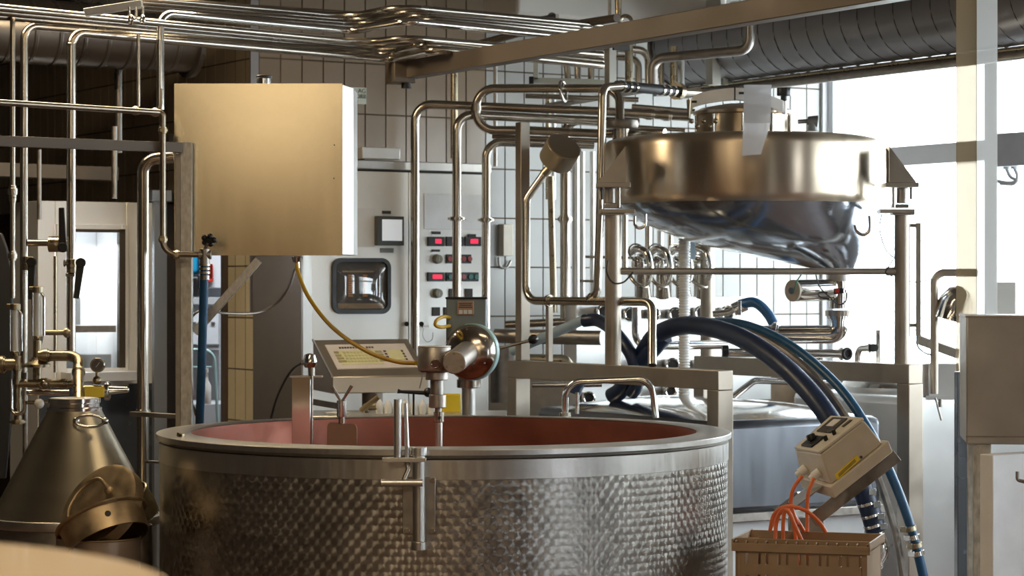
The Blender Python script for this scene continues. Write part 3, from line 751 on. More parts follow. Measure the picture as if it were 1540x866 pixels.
# sight glasses
def sight(label, px, y0, y1, Y):
    t = thing('sight_glass', label, 'gauge', P(px, y1 + 12, Y), 'sight glasses')
    a, b = P(px, y1, Y), P(px, y0, Y)
    MB().cyl(a, b, S(4.6, Y), seg=20, caps=False).build('glass_tube', mat('frosty glass', (.85, .86, .82), .08, 0, .02, 5, coat=.5), t)
    MB().tube([a + Vector((S(9, Y), 0, 0)), b + Vector((S(9, Y), 0, -.012)), b + Vector((-S(3, Y), 0, .02)),], S(2.2, Y), 10, .03).tube([a + Vector((-S(8, Y), 0, 0)), b + Vector((-S(8, Y), 0, 0))], S(1.8, Y), 10).build('guard_rod', STEELP, t)
    MB().cyl(b, b + Vector((0, 0, S(9, Y))), S(8, Y), seg=16).cyl(b + Vector((-S(13, Y), 0, S(7, Y))), b + Vector((S(6, Y), 0, S(7, Y))), S(2.5, Y), seg=10).build('top_nut', BRASS, t, .001)
    MB().cyl(a, a - Vector((0, 0, S(12, Y))), S(9, Y), S(6, Y), 16).build('bottom_nut', STEELP, t, .001)
sight('left sight glass with chrome guard over the pipe cluster', 23, 466, 528, 9.75)
sight('right sight glass with chrome guard beside the slim pipe', 57, 440, 505, 9.75)

# pipework cluster at lower left
YC = 9.65
pipe('brass coloured elbow pipe dropping into the cone tank neck', [P(58, 535, YC), P(118, 535, YC), P(118, 606, 9.35)], S(8, YC), BRASS, S(20, YC), ((0, .18, 1.35, .02), (1, .35, 1.25, .014)))
pipe('fat cross pipe in front of the lower left pipework', [P(30, 577, YC), P(112, 577, YC)], S(6, YC), BRASS, .03, ((0, .45, 1.4, .03), (0, .8, 1.3, .02)))
pipe('lower cross pipe at left of the cone tank neck', [P(35, 590, YC + .05), P(104, 590, YC + .05)], S(4.5, YC), STEELP, .03)
pipe('upright fat pipe stub under the right sight glass', [P(56, 512, YC + .05), P(56, 576, YC + .05)], S(6.5, YC), BRASS, .03, ((0, .5, 1.8, .02),))
pipe('upright pipe stub under the left sight glass', [P(26, 535, YC), P(26, 578, YC)], S(6, YC), BRASS, .03, ((0, .4, 1.5, .02),))
pipe('polished hanging loop pipe at lower left', [P(17, 570, YC), P(17, 622, YC), P(37, 622, YC), P(37, 570, YC)], S(3, YC), STEELP, S(9, YC))
pipe('fat inner pipe with a bottom flange at lower left', [P(27, 570, YC + .04), P(27, 636, YC + .04)], S(6, YC), BRASS, .03, ((0, .97, 2.2, .01),))
pipe('thin pipe going down beside the cone tank', [P(38, 560, YC + .1), P(38, 700, YC + .1)], S(4, YC), STEELD)
pipe('brass pipe entering from the left edge with a flange', [P(-30, 548, YC), P(24, 548, YC)], S(9, YC), BRASS, .03, ((0, .62, 1.5, .015),))
pipe('short brass cross pipe from sight glass to the door side upright', [P(66, 500, YC + .2), P(106, 500, YC + .2)], S(4, YC), BRASS, .03, ((0, .85, 2.0, .012),))
hr_ = pipe('small handle rod with a white round knob at lower left', [P(40, 605, YC), P(80, 605, YC)], S(3, YC), BRASS)
MB().ball(P(59, 607, YC - .06), S(7.5, YC)).build('knob', WHITE, hr_)
one('pipe_flange', 'wide brass flange on the upright stub under the right sight glass', 'fitting', MB().lathe([(0, 0), (S(20, YC), .0), (S(20, YC), .012), (S(9, YC), .03), (0, .04)], P(56, 552, YC + .02), 28), BRASS)
one('clamp_bolt', 'yellowed wing clamp on the fat cross pipe', 'clamp', MB().bar(P(60, 582, YC - .06), P(72, 570, YC - .06), .014, .02).ball(P(66, 577, YC - .06), .016, 12), BRASS, bevel=.002)
gt = thing('pressure_gauge', 'small round dial gauge above the yellow stickered fitting', 'gauge', P(146, 575, 9.45))
gc_ = P(147, 549, 9.45)
MB().cyl(gc_ + Vector((0, .012, 0)), gc_ + Vector((0, -.012, 0)), S(11, 9.45), seg=28).build('case', STEELP, gt, .002)
MB().cyl(gc_ + Vector((0, -.012, 0)), gc_ + Vector((0, -.014, 0)), S(8.5, 9.45), seg=28).build('dial', mat('dark dial', (.10, .09, .08), .3), gt)
MB().bar(gc_ + Vector((-.005, -.015, -.008)), gc_ + Vector((.010, -.015, .012)), .002, .001).build('needle', WHITE, gt)
MB().cyl(P(146, 560, 9.45), P(146, 574, 9.45), S(2.5, 9.4), seg=12).ball(P(146, 572, 9.45), S(7, 9.4), 14).build('stem', BRASS, gt)
ft = thing('outlet_fitting', 'polished side outlet with a yellow sticker beside the gauge', 'fitting', P(150, 600, 9.45))
MB().cyl(P(126, 588, 9.45), P(160, 588, 9.45), S(9, 9.45), seg=24).build('body', BRASS, ft, .002)
MB().cyl(P(158, 588, 9.45), P(165, 588, 9.45), S(14, 9.45), seg=24).build('clamp', STEELP, ft, .002)
MB().tube([P(163, 587, 9.45), P(192, 586, 9.45)], S(6, 9.45), 16, radii=[S(7, 9.45), S(4.5, 9.45)]).ball(P(190, 586, 9.45), S(4.8, 9.45), 12).build('nozzle', STEELP, ft)
MB().box(P(142, 589, 9.41), (S(29, 9.4), .006, S(16, 9.4))).build('sticker', LAMPY, ft)

# cone tank
YT = 9.15
cc = P(112, 772, YT); cc.z = 0
zb, zt = P(0, 775, YT).z, P(0, 612, YT).z
rb = S(125, YT)
ct = thing('cone_tank', 'brushed steel cone topped tank at left with round neck and oval handle', 'tank', cc)
MB().lathe([(S(39, YT), zt), (S(42, YT), zt - .02), (rb - .01, zb + .012), (rb, zb)], cc, 96).build('cone_top', CONEST, ct)
nk = MB().lathe([(S(33, YT), zt + .034), (S(39, YT), zt + .034), (S(39, YT), zt + .018), (S(37, YT), zt + .015), (S(37, YT), zt + .002), (S(41, YT), zt - .002), (S(41, YT), zt - .02)], cc, 48).build('neck', STEELP, ct)
MB().cyl(cc + Vector((0, 0, zt + .028)), cc + Vector((0, 0, zt + .036)), S(36, YT)).build('neck_lid', STEELB, ct, .002)
MB().lathe([(rb, zb + .004), (rb + .012, zb + .002), (rb + .014, zb - .012), (rb + .010, zb - .03), (rb - .005, zb - .035)], cc, 96).build('base_rim', STEELB, ct)
MB().lathe([(rb - .006, zb - .03), (rb - .006, zb - .20), (rb - .001, zb - .21), (rb - .001, .02), (rb - .02, 0)], cc, 96).build('tank_body', STEELD, ct)
h = P(136, 633, YT - .15)
ovl = [h + Vector((.055 * math.cos(2 * PI * k / 24), -.012, .022 * math.sin(2 * PI * k / 24))) for k in range(25)]
hn = MB().tube(ovl, .0055, 10).ball(h + Vector((-.055, 0, 0)), .014, 14).ball(h + Vector((.055, 0, 0)), .014, 14)
hn.build('oval_handle', STEELP, ct)
for a in (66, 128):
    pass

# pans and cans in front of the cone tank
YP = 8.5
can = thing('steel_can', 'tall steel can holding the tilted copper pans', 'can', Vector((P(150, 800, YP).x, YP, 0)))
pcx = P(148, 800, YP).x; zc = P(0, 808, YP).z
MB().lathe([(.142, 0), (.150, .01), (.150, zc), (.146, zc), (.142, .02)], (pcx, YP, 0), 56).build('body', mat('tan enamel can', (.36, .27, .20), .4, .6), can)
MB().torus((pcx, YP, zc), (0, 0, 1), .149, .004, 56, 8).build('rim', PANCOP, can)
c2 = thing('dark_can', 'dark steel can standing behind the copper pans beside the vat', 'can', Vector((P(212, 790, 8.85).x, 8.85, 0)))
MB().lathe([(.05, 0), (.055, .01), (.055, P(0, 789, 8.85).z), (.050, P(0, 789, 8.85).z), (.048, .02)], (P(207, 790, 8.85).x, 8.85, 0), 40).build('body', STEELD, c2)
# big strainer pan, tipped towards the camera
def bowl(name, parent, c, ax_, prof, m, **k):
    return MB().lathe(prof, c, 72, ax_, **k).build(name, m, parent)
sp_ = thing('copper_strainer', 'tilted copper strainer pan with wide rim and a single hole', 'pan', P(150, 815, YP - .1))
ax1 = Vector((.38, -.36, -.85)).normalized()           # opening looks down and forward
c1 = P(155, 788, YP - .05)
prof = [(.120, .0), (.156, .016), (.170, .016), (.172, .022), (.168, .026), (.155, .026), (.154, .030), (.149, .110), (.145, .110), (.148, .03), (.118, .006), (0, .006)]
bowl('pan_body', sp_, c1 - ax1 * .04, ax1, [(0, 0)] + prof, PANCOP)
v_ = Vector((.30, -1, .35)); e_ = (v_ - ax1 * v_.dot(ax1)).normalized(); hc = c1 - ax1 * .04 + ax1 * .062 + e_ * .1505
MB().cyl(hc - e_ * .006, hc + e_ * .0025, .011, seg=20).build('hole_shade', DARKSEAM, sp_)  # dark disc painted in place of the shade inside the hole
ld = thing('copper_pan_cover', 'round weathered copper lid with a bent handle resting on the strainer pan', 'lid', P(150, 790, YP + .05))
ax2 = Vector((-.50, -.66, .56)).normalized()
c3 = P(146, 757, YP - .02)
bowl('lid_plate', ld, c3, ax2, [(0, .0), (.150, .0), (.166, -.006), (.169, -.05), (.164, -.05), (.160, -.012), (0, -.010)], PANCOP)
rt = ax2.cross(Vector((0, 0, 1))).normalized(); up2 = rt.cross(ax2).normalized()
def onl(a, b, h): return c3 + rt * a + up2 * b + ax2 * h
MB().tube(spline([onl(-.03, .055, .004), onl(-.02, .07, .03), onl(.02, .08, .035), onl(.07, .04, .035), onl(.09, -.03, .035), onl(.075, -.08, .03), onl(.05, -.09, .004)]), .007, 12).build('lid_handle', PANCOP, ld)
for (a, b) in ((-.03, .055), (.05, -.09)):
    MB().ball(onl(a, b, .003), .018, 14, (1, .5, 1)).build('handle_boss', PANCOP, ld)
sc_ = thing('small_scoop', 'small greenish cup scoop leaning behind the copper lid', 'scoop', P(206, 750, YP + .15))
ax3 = Vector((-.50, -.45, .72)).normalized()
c4 = P(200, 742, YP + .2)
bowl('cup', sc_, c4, ax3, [(0, -.11), (.040, -.108), (.052, -.06), (.058, 0), (.055, 0), (.049, -.06), (.0, -.10)], mat('dull pewter', (.42, .38, .27), .4, .9, .15, 20), )
MB().lathe([(.056, -.003), (.061, 0), (.056, .003)], c4, 48, ax3).build('rim', BRASS, sc_)

# foreground wooden table
ft_ = thing('round_wood_table', 'blurred pale wooden round table edge in the near left corner', 'table', (-.836, 2.004, 0))
MB().lathe([(0, 1.245), (.54, 1.245), (.55, 1.253), (.55, 1.277), (.542, 1.285), (0, 1.285)], (-.836, 2.004, 0), 96).build('table_top', WOOD, ft_)
MB().cyl((-.836, 2.004, .02), (-.836, 2.004, 1.246), .05).build('table_post', WOOD, ft_)
MB().cyl((-.836, 2.004, 0), (-.836, 2.004, .03), .3, seg=48).build('table_foot', WOOD, ft_, .005)

# left dark apron hanging at the picture's left edge
ap = thing('hanging_apron', 'black rubber apron hanging on a hook at the far left edge', 'apron', P(-8, 700, 10.6))
q = []
prof_ = [(-60, 350), (2, 350), (10, 372), (18, 410), (20, 520), (16, 640), (8, 720), (-60, 720)]
MB().plate([P(a, b, 10.6) for a, b in prof_], (0, .03, 0)).build('apron_cloth', RUBBER, ap, .006)
MB().tube([P(-2, 352, 10.6), P(-4, 335, 10.6), P(-12, 330, 10.6)], .006, 8, .02).build('neck_strap', RUBBER, ap)

# ============================================================ left ventilation duct
dd = thing('ventilation_duct', 'short dark round duct with open flanged end at top left', 'duct', P(150, 60, 11.8))
ce = P(287, 62, 12.0); q0 = ce - U * 1.75
q0.z = ce.z
prof = []; L0 = 1.75; rd = S(47, 12)
n = 15
mb = MB(); prof = []
for i in range(n):
    z = L0 * i / (n - 1)
    prof += [(rd, z - .012), (rd + .006, z - .006), (rd + .006, z + .006), (rd, z + .012)]
prof = [(rd, 0.0)] + prof[4:-4] + [(rd, L0)]
mb.lathe(prof, q0, 64, U); mb.build('duct_tube', DUCTD, dd)
MB().lathe([(rd - .004, L0 - .03), (rd - .004, L0 + .005), (rd + .028, L0 + .005), (rd + .028, L0 - .02), (rd, L0 - .02)], q0, 64, U, ).build('end_flange', DUCTD, dd)
MB().cyl(q0 + U * (L0 - .04), q0 + U * (L0 - .035), rd - .002, seg=64).build('end_grille', DARKSEAM, dd)

# ============================================================ glass door cabinet at left, next room
K = Fr((P(231, 0, 12.6).x, 12.6), AU)          # plane of the cabinet front; pixels 57..231
kt0, kt1 = K.t(57), 0.0
kz1 = K.z(130, 303)
gcb = thing('glass_door_cabinet', 'tall stainless cabinet with a framed glass door at the left wall', 'cabinet', K.at((kt0 + kt1) / 2, 0, 0))
wx0, wx1, wy0, wy1 = 112, 178, 350, 553
ta, tb_ = K.t(wx0), K.t(wx1); za, zb_ = K.z(145, wy1), K.z(145, wy0)
CAB = mat('bright cabinet steel', (.90, .90, .90), .34, .25, .04, 6, (1, 1, .4), .12)
dpt = .42
mb = MB().fb(K, kt0, K.t(83), -dpt, 0, 0, kz1).fb(K, K.t(190), kt1, -dpt, 0, 0, kz1).fb(K, K.t(83), K.t(190), -dpt, 0, K.z(140, 338), kz1).fb(K, K.t(83), K.t(190), -dpt, 0, 0, za - .10)
mb.build('cabinet_body', CAB, gcb, .003)
MB().fb(K, K.t(83), K.t(190), -dpt - .02, -dpt + .002, za - .1, kz1).build('inner_back', mat('inner white panel', (.80, .82, .84), .5), gcb)
dfr = MB()
dfr.fb(K, K.t(83), K.t(97), .0, .03, za - .1, K.z(140, 338)).fb(K, K.t(180), K.t(190), .0, .03, za - .1, K.z(140, 338))
dfr.fb(K, K.t(97), K.t(180), .0, .03, zb_ + .015, K.z(140, 338)).fb(K, K.t(97), K.t(180), .0, .03, za - .1, za)
do = dfr.build('door', CAB, gcb, .002)
sh = MB().fb(K, K.t(176), K.t(185), .0, .034, za, zb_ + .02).fb(K, K.t(97), K.t(185), .01, .034, zb_ + .002, zb_ + .018)
sh.build('dark_gasket', mat('brown black gasket', (.06, .045, .03), .5), do)
MB().fb(K, K.t(97), K.t(177), .010, .015, za, zb_ + .005).build('door_pane', pane_mat('cabinet glass', (.93, .95, .95), .04), do)
MB().fb(K, K.t(58), kt1 - .003, .0, .012, .02, K.z(140, 578)).build('lower_panel', mat('dark blue grey panel', (.07, .08, .10), .25, .3), gcb, .003)
MB().fb(K, K.t(86), K.t(180), -.25, -.05, K.z(140, 500), K.z(140, 490)).build('shelf', mat('brown shelf', (.22, .17, .14), .5), gcb)
MB().fb(K, K.t(98), K.t(137), -.24, -.15, K.z(115, 489), K.z(115, 447)).build('grey_panel_in_door', mat('grey inner panel', (.40, .44, .47), .5), gcb)
MB().fb(K, K.t(100), K.t(178), -.30, -.10, K.z(140, 560), K.z(140, 534)).build('tray', mat('pewter tray', (.40, .42, .44), .3, .5), gcb)
cgl = K.at((ta + tb_) / 2, -.24, kz1 - .22)
area('cabinet_fill_light', (cgl.x, cgl.y, cgl.z), (0, 0, K.a), .28, .16, 5.5, (.95, .97, 1))  # added light, not a real lamp; brightens the view through the glass door
gl = MB().fb(K, K.t(88), K.t(194), .03, .17, K.z(140, 572), K.z(140, 558))
gl.build('work_ledge', STEELW, gcb, .003)
# grey blue sliding door leaf beside it
struct('door_1', MB().fp(Fr((P(240, 0, 12.3).x, 12.3), AU), 232, 251, 300, 866, -.03, 0).fp(Fr((P(240, 0, 12.3).x, 12.3), AU), 229, 258, 286, 302, -.05, .02), mat('blue grey door leaf', (.27, .29, .32), .35, .5, .05, 5))
# next room contents
NR = Fr((0, 16.6), 0)
sh1 = thing('wall_shelf', 'grey shelf board in the next room seen under the steel box', 'shelf', NR.px(300, 470))
MB().fp(NR, 240, 345, 447, 458, -.3, 0).build('board', mat('grey shelf board', (.42, .44, .46), .5), sh1, .003)
MB().fp(NR, 246, 250, 458, 640, -.28, -.02).fp(NR, 330, 334, 458, 640, -.28, -.02).build('side_panel', MATS['grey shelf board'], sh1)
MB().fp(NR, 250, 330, 520, 526, -.28, -.02).build('lower_board', MATS['grey shelf board'], sh1)
for i, (a, b, c_, d_) in enumerate(((252, 278, 470, 518), (281, 306, 470, 518), (309, 329, 470, 518))):
    o = MB().fp(NR, a, b, c_, d_, -.03, 0).build('cabinet_door', mat('cool white door', (.62, .66, .70), .4), sh1, .003)
    MB().fp(NR, a + 8, a + 14, c_ + 14, c_ + 16, 0, .02).build('door_grip', STEELD, o)
one('blue_container', 'bright blue canister on the shelf in the next room', 'container', MB().fp(NR, 243, 297, 346, 412, -.22, -.02), BLUEP, bevel=.03)
one('black_container', 'dark tub under the bright blue canister', 'container', MB().fp(NR, 243, 300, 414, 446, -.24, -.02), BLACK, bevel=.02)
one('white_cupboard', 'white wall cupboard in the next room behind the blue hose', 'cupboard', MB().fp(NR, 300, 342, 300, 434, -.3, 0), MATS['cool white wall'], bevel=.01)
one('red_packet', 'red packet hanging in the next room beside the blue hose', 'packet', MB().fp(NR, 311, 320, 398, 424, .01, .04), REDM, bevel=.004)
ch = thing('tube_rack', 'teal tubular rack in the next room behind the vat', 'rack', Vector((P(290, 600, 15.6).x, 15.6, 0)))
MB().tube([P(244, 526, 15.6), P(322, 526, 15.6), P(330, 680, 15.6)], S(2.5, 15.6), 10, .08).build('rail', TEALL, ch)
MB().tube([P(244, 552, 15.65), P(318, 552, 15.65)], S(1.5, 15.6), 8).tube([P(268, 526, 15.6), P(268, 680, 15.6)], S(2, 15.6), 8).build('bar', TEALL, ch)
one('white_bottle', 'small white bottle in the next room low behind the blue hose', 'bottle', MB().lathe([(0, 0), (.030, 0), (.033, .01), (.033, .12), (.012, .16), (.012, .20), (.016, .20), (.016, .23), (0, .23)], P(310, 607, 15.5), 20), WHITE)
one('grey_bench', 'low grey bench in the next room', 'bench', MB().fp(Fr((0, 15.9), 0), 236, 345, 606, 760, -.4, 0), MATS['grey shelf board'], bevel=.01)

# ============================================================ control cabinet
G = Fr((P(453, 0, 11.8).x, 11.8), AU)
gt1 = G.t(733); gz = G.z(453, 238)
cb = thing('control_cabinet', 'big pale steel control cabinet with a rounded window, monitor and rows of buttons', 'cabinet', G.at(gt1 / 2, -.25, 0))
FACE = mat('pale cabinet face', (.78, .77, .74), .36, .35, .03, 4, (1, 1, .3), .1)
MB().fb(G, 0, gt1, -.56, 0, 0.0, gz - .045).build('cabinet_body', mat('brown shaded side paint', (.20, .175, .155), .45, .5, .08, 8), cb, .004)  # the side lies in shadow; that shade is in this darker body colour
MB().fb(G, -.01, gt1 + .01, -.57, .025, gz - .045, gz).build('top_cap', STEELB, cb, .004)
MB().fb(G, .004, gt1 - .004, 0, .003, gz - .054, gz - .046).build('shadow_gap', DARKSEAM, cb)
dl0, dl1, dr1 = G.t(457), G.t(612), gt1
dl = MB().fb(G, .006, dl1 - .002, 0, .018, .15, gz - .056).build('door', FACE, cb, .003)
drr = MB().fb(G, dl1 + .002, dr1 - .004, 0, .018, .15, gz - .056).build('door', FACE, cb, .003)
o_ = .018
# rounded window
def rrect(x0, x1, y0, y1, rad, o, n=6):
    pts = []
    for (cx, cy, a0) in ((x1 - rad, y0 + rad, -90), (x1 - rad, y1 - rad, 0), (x0 + rad, y1 - rad, 90), (x0 + rad, y0 + rad, 180)):
        for k in range(n + 1):
            a = R(a0 + 90 * k / n)
            pts.append(G.px(cx + rad * math.cos(a), cy + rad * math.sin(a), o))
    return pts
outer, inner = rrect(498, 586, 388, 472, 14, o_), rrect(503.5, 581, 393.5, 466, 10, o_)
n = len(outer); ov = G.o * .016
vs = [p for p in outer] + [p for p in inner] + [p + ov for p in outer] + [p + ov for p in inner]
fs = []
for k in range(n):
    j = (k + 1) % n
    fs += [(2 * n + k, 2 * n + j, 3 * n + j, 3 * n + k), (k, j, 2 * n + j, 2 * n + k), (n + k, 3 * n + k, 3 * n + j, n + j)]
MB().add(vs, fs).build('window_gasket', BLACK, dl)
MB().plate([p + G.o * .001 for p in inner], G.o * .002).build('window_back', mat('dim interior', (.09, .075, .06), .6), dl)
for col_ in (524, 546):
    for r_i in range(10):
        MB().fp(G, col_, col_ + 6.5, 413 + r_i * 3.4, 415.4 + r_i * 3.4, o_ + .003, o_ + .006).build('component', mat('orange relay', (.62, .26, .05), .5), dl)
MB().fp(G, 515, 562, 407, 409.5, o_ + .003, o_ + .006).fp(G, 508, 576, 456, 464, o_ + .003, o_ + .006).build('wire_duct', mat('tan duct', (.34, .24, .13), .5), dl)
gp = MB(); nn = 14; vv = []
for i in range(nn + 1):
    for j in range(nn + 1):
        a, b = i / nn, j / nn
        bulge = .020 * (1 - (2 * a - 1) ** 4) * (1 - (2 * b - 1) ** 4)
        vv.append(G.px(504 + 76.5 * a, 394 + 71.5 * b, o_ + .008) + G.o * bulge)
gp.add(vv, [(i * (nn + 1) + j, (i + 1) * (nn + 1) + j, (i + 1) * (nn + 1) + j + 1, i * (nn + 1) + j + 1) for i in range(nn) for j in range(nn)])
gp.build('bulged_window', pane_mat('bulged plastic window', (.85, .85, .85), .06, .04), dl)
# monitor
MB().fp(G, 567, 608, 325, 369, o_, o_ + .03).build('monitor_frame', mat('olive black frame', (.055, .055, .045), .4), dl, .003)
MB().fp(G, 575, 605, 330, 362, o_ + .03, o_ + .033).build('monitor_screen', mat('monitor window reflection', (.75, .78, .80), .12, 0, .05, 4, coat=.5, emit=(.85, .92, 1), estr=.35), dl, .001)  # screen is off; pale colour and glow imitate the window's reflection
MB().fp(G, 575, 588, 317, 321.5, o_, o_ + .004).build('label_plate', INK, dl)
MB().fp(G, 572, 592, 373, 380, o_, o_ + .004).build('label_plate', mat('grey label', (.26, .25, .23), .4), dl)
MB().fp(G, 531, 564, 313, 371, o_, o_ + .003).build('inspection_sheet', mat('pale sheet', (.70, .69, .68), .5), dl)
# button panel
MB().fp(G, 638, 725, 292, 345, o_, o_ + .003).build('info_panel', mat('grey info panel', (.74, .74, .74), .35, .3), drr, .001)
for (a, b, c_, d_, dig) in ((644, 668.5, 356, 370, (655, 664)), (672, 697, 356, 370, None), (700, 724, 356, 370, (708, 719)), (644, 668.5, 409.5, 423, (651, 665))):
    q = MB().fp(G, a, b, c_, d_, o_, o_ + .012).build('digital_display', BLACK, drr, .001)
    if dig: MB().fp(G, dig[0], dig[1], c_ + 3.5, d_ - 4, o_ + .012, o_ + .013).build('red_digits', LEDR, q)
MB().fp(G, 705, 716, 352, 356, o_, o_ + .012).build('display_tab', BLACK, drr)
RDOT, TDOT = mat('red push button', (.35, .05, .05), .3), mat('teal push button', (.02, .16, .15), .3)
for (a, b, c_, d_, dots) in ((671.5, 709, 382.5, 396, (('r', 676), ('r', 697), ('r', 706))), (671.5, 720, 409.5, 423, (('t', 677), ('r', 697), ('t', 707.5), ('t', 716)))):
    q = MB().fp(G, a, b, c_, d_, o_, o_ + .010).build('button_strip', BLACK, drr, .001)
    for cl, xx in dots:
        c0_ = G.px(xx, (c_ + d_) / 2, o_ + .010)
        MB().cyl(c0_, c0_ + G.o * .008, S(4, 12.2), seg=16).build('push_button', RDOT if cl == 'r' else TDOT, q, .001)
for yy in (389.5, 441):
    c0_ = G.px(656.5, yy, o_)
    q = MB().cyl(c0_, c0_ + G.o * .03, S(7.5, 12.2), S(6.5, 12.2), 24).build('turning_knob', mat('olive grey knob', (.24, .23, .17), .35), drr, .002)
    MB().bar(c0_ + G.o * .031 + Vector((0, 0, -.012)), c0_ + G.o * .031 + Vector((0, 0, .016)), .003, .002).build('pointer', WHITE, q)
for (a, b, c_, d_) in ((651, 663, 348, 352), (650, 662, 375, 378.5), (676, 682, 434, 447), (700, 711, 434, 447), (651, 662, 462, 475), (668, 676, 462, 475)):
    MB().fp(G, a, b, c_, d_, o_, o_ + .008).build('rocker_switch', INK, drr, .001)
for xx in (611.5, 634):
    MB().cyl(G.px(xx, 487, o_), G.px(xx, 487, o_ + .03), .012, seg=14).build('cabinet_lock', BLACK, drr if xx > 620 else dl)
MB().fp(G, 636, 645, 489, 492, o_ + .02, o_ + .03).build('lock_key', STEELD, drr)
MB().tube(spline([G.px(637, 494, .03), G.px(636, 505, .04), G.px(642, 514, .04), G.px(650, 510, .04), G.px(651, 500, .04)]), .002, 6).build('key_chain', STEELD, drr)
MB().fb(G, 0, .05, .0, .019, .15, gz - .05).build('edge_strip', STEELB, cb, .001)
# small box on top
tb2 = Fr((P(540, 0, 12.1).x, 12.1), AU)
bt = thing('small_steel_box', 'small pale steel box lying on top of the control cabinet', 'box', tb2.px(568, 243))
zz0, zz1 = tb2.z(568, 239), tb2.z(568, 221.5)
MB().fb(tb2, 0.02, tb2.t(602), -.22, 0, zz0, zz1).build('box_body', STEELW, bt, .004)
MB().fb(tb2, .04, tb2.t(594), -.20, -.02, gz + .001, zz0).build('box_foot', STEELD, bt)

# pale notice on the tiles; its letters as far as they can be read
n0, n1 = A.t(520), A.t(550)
nt_ = thing('wall_notice', 'pale notice with blurred dark letters on the tiles above the control cabinet', 'sign', A.px(537, 155))
MB().fp(A, 512, 551, 131, 156, .002, .006).build('notice_board', mat('pale green notice', (.52, .54, .46), .5), nt_, .001)
def text3(txt, fr, px, py, h, parent, m, o=.008, name='lettering'):
    cu = bpy.data.curves.new('lettering', 'FONT'); cu.body = txt; cu.size = h; cu.extrude = .0006; cu.align_x = 'LEFT'
    t_ = bpy.data.objects.new('lettering', cu); COL.objects.link(t_)
    dg = bpy.context.evaluated_depsgraph_get(); me = bpy.data.meshes.new_from_object(t_.evaluated_get(dg))
    bpy.data.objects.remove(t_)
    me.materials.clear(); me.materials.append(m)
    ob = bpy.data.objects.new(name, me); COL.objects.link(ob)
    ob.parent = parent; ob.location = fr.px(px, py, o) - wloc(parent)
    ob.rotation_euler = (R(90), 0, fr.a)
    return ob
LET = mat('dark green lettering', (.10, .11, .08), .6)
text3('AG', A, 538.5, 139.5, S(9.5, 12.8), nt_, LET)
text3('ORB', A, 535.0, 147.5, S(9, 12.8), nt_, LET)
text3('t', A, 537, 154, S(6, 12.8), nt_, LET)

# ============================================================ keypad console
YK = 11.15
kb_ = thing('keypad_console', 'sloping steel console with pale keypad in front of the control cabinet', 'console', P(560, 620, YK))
a0, a1, a2, a3 = P(471, 511, 11.45), P(613, 509, 11.45), P(644, 563, 11.05), P(500, 567, 11.05)
b2, b3 = P(644, 590, 11.05), P(500, 592, 11.05)
q0, q1 = Vector((a0.x, a0.y, b3.z)), Vector((a1.x, a1.y, b2.z))
MB().add([a0, a1, a2, a3, b3, b2, q1, q0], [(0, 1, 2, 3), (3, 2, 5, 4), (0, 3, 4, 7), (1, 6, 5, 2), (4, 5, 6, 7), (0, 7, 6, 1)]).build('console_body', FRAME, kb_, .004)
def kp(u, v, h=.003):
    p = (a0.lerp(a1, u)).lerp(a3.lerp(a2, u), v); nn_ = (a1 - a0).cross(a3 - a0).normalized()
    if nn_.z < 0: nn_ = -nn_
    return p + nn_ * h
def kq(u0, u1, v0, v1, h0, h1, mb=None):
    mb = mb or MB(); v = [kp(u0, v0, h0), kp(u1, v0, h0), kp(u1, v1, h0), kp(u0, v1, h0), kp(u0, v0, h1), kp(u1, v0, h1), kp(u1, v1, h1), kp(u0, v1, h1)]
    return mb.add(v, [(0, 1, 2, 3), (4, 5, 6, 7), (0, 1, 5, 4), (1, 2, 6, 5), (2, 3, 7, 6), (3, 0, 4, 7)])
MB().box((a3 + b2) / 2 + Vector((0, -.004, 0)), ((a2 - a3).length - .006, .004, (a3 - b3).length - .006)).build('front_panel', STEELW, kb_, .001)
foil = kq(.09, .93, .17, .82, .001, .006).build('keypad_foil', PANELP, kb_)
kq(.16, .60, .35, .72, .006, .0075).build('key_field', KEYY, foil)
kq(.70, .86, .35, .62, .006, .0075).build('key_field', KEYY, foil)
x = .24
for i in range(13):                                    # a heading too blurred to read
    if i == 9: continue
    kq(.22 + i * .0285, .22 + i * .0285 + .021, .245, .285, .006, .0075).build('heading_mark', INK, foil)
for r_i in range(4):
    kq(.14, .19 + .012 * r_i, .37 + r_i * .08, .42 + r_i * .08, .0078, .009).build('row_label', KEYB, foil)
    kq(.575, .645, .37 + r_i * .08, .42 + r_i * .08, .0078, .009).build('row_label', KEYB, foil)
    for c_i in range(9):
        kq(.235 + c_i * .036, .235 + c_i * .036 + .026, .37 + r_i * .08, .42 + r_i * .08, .0078, .0095).build('key', mat('key cap', (.62, .60, .34), .5), foil)
    kq(.665, .69, .36 + r_i * .075, .40 + r_i * .075, .0065, .008).build('print_mark', INK, foil)
    kq(.85, .87, .37 + r_i * .075, .41 + r_i * .075, .0078, .009).build('print_mark', INK, foil)
MB().bar(a0 + Vector((-.002, -.002, .002)), a3 + Vector((-.002, -.004, .002)), .008, .008).build('left_edge_trim', STEELP, kb_)
MB().cyl(Vector((P(560, 0, 11.3).x, 11.3, 0)), Vector((P(560, 0, 11.3).x, 11.3, b3.z + .01)), .05).build('pedestal', STEELD, kb_)

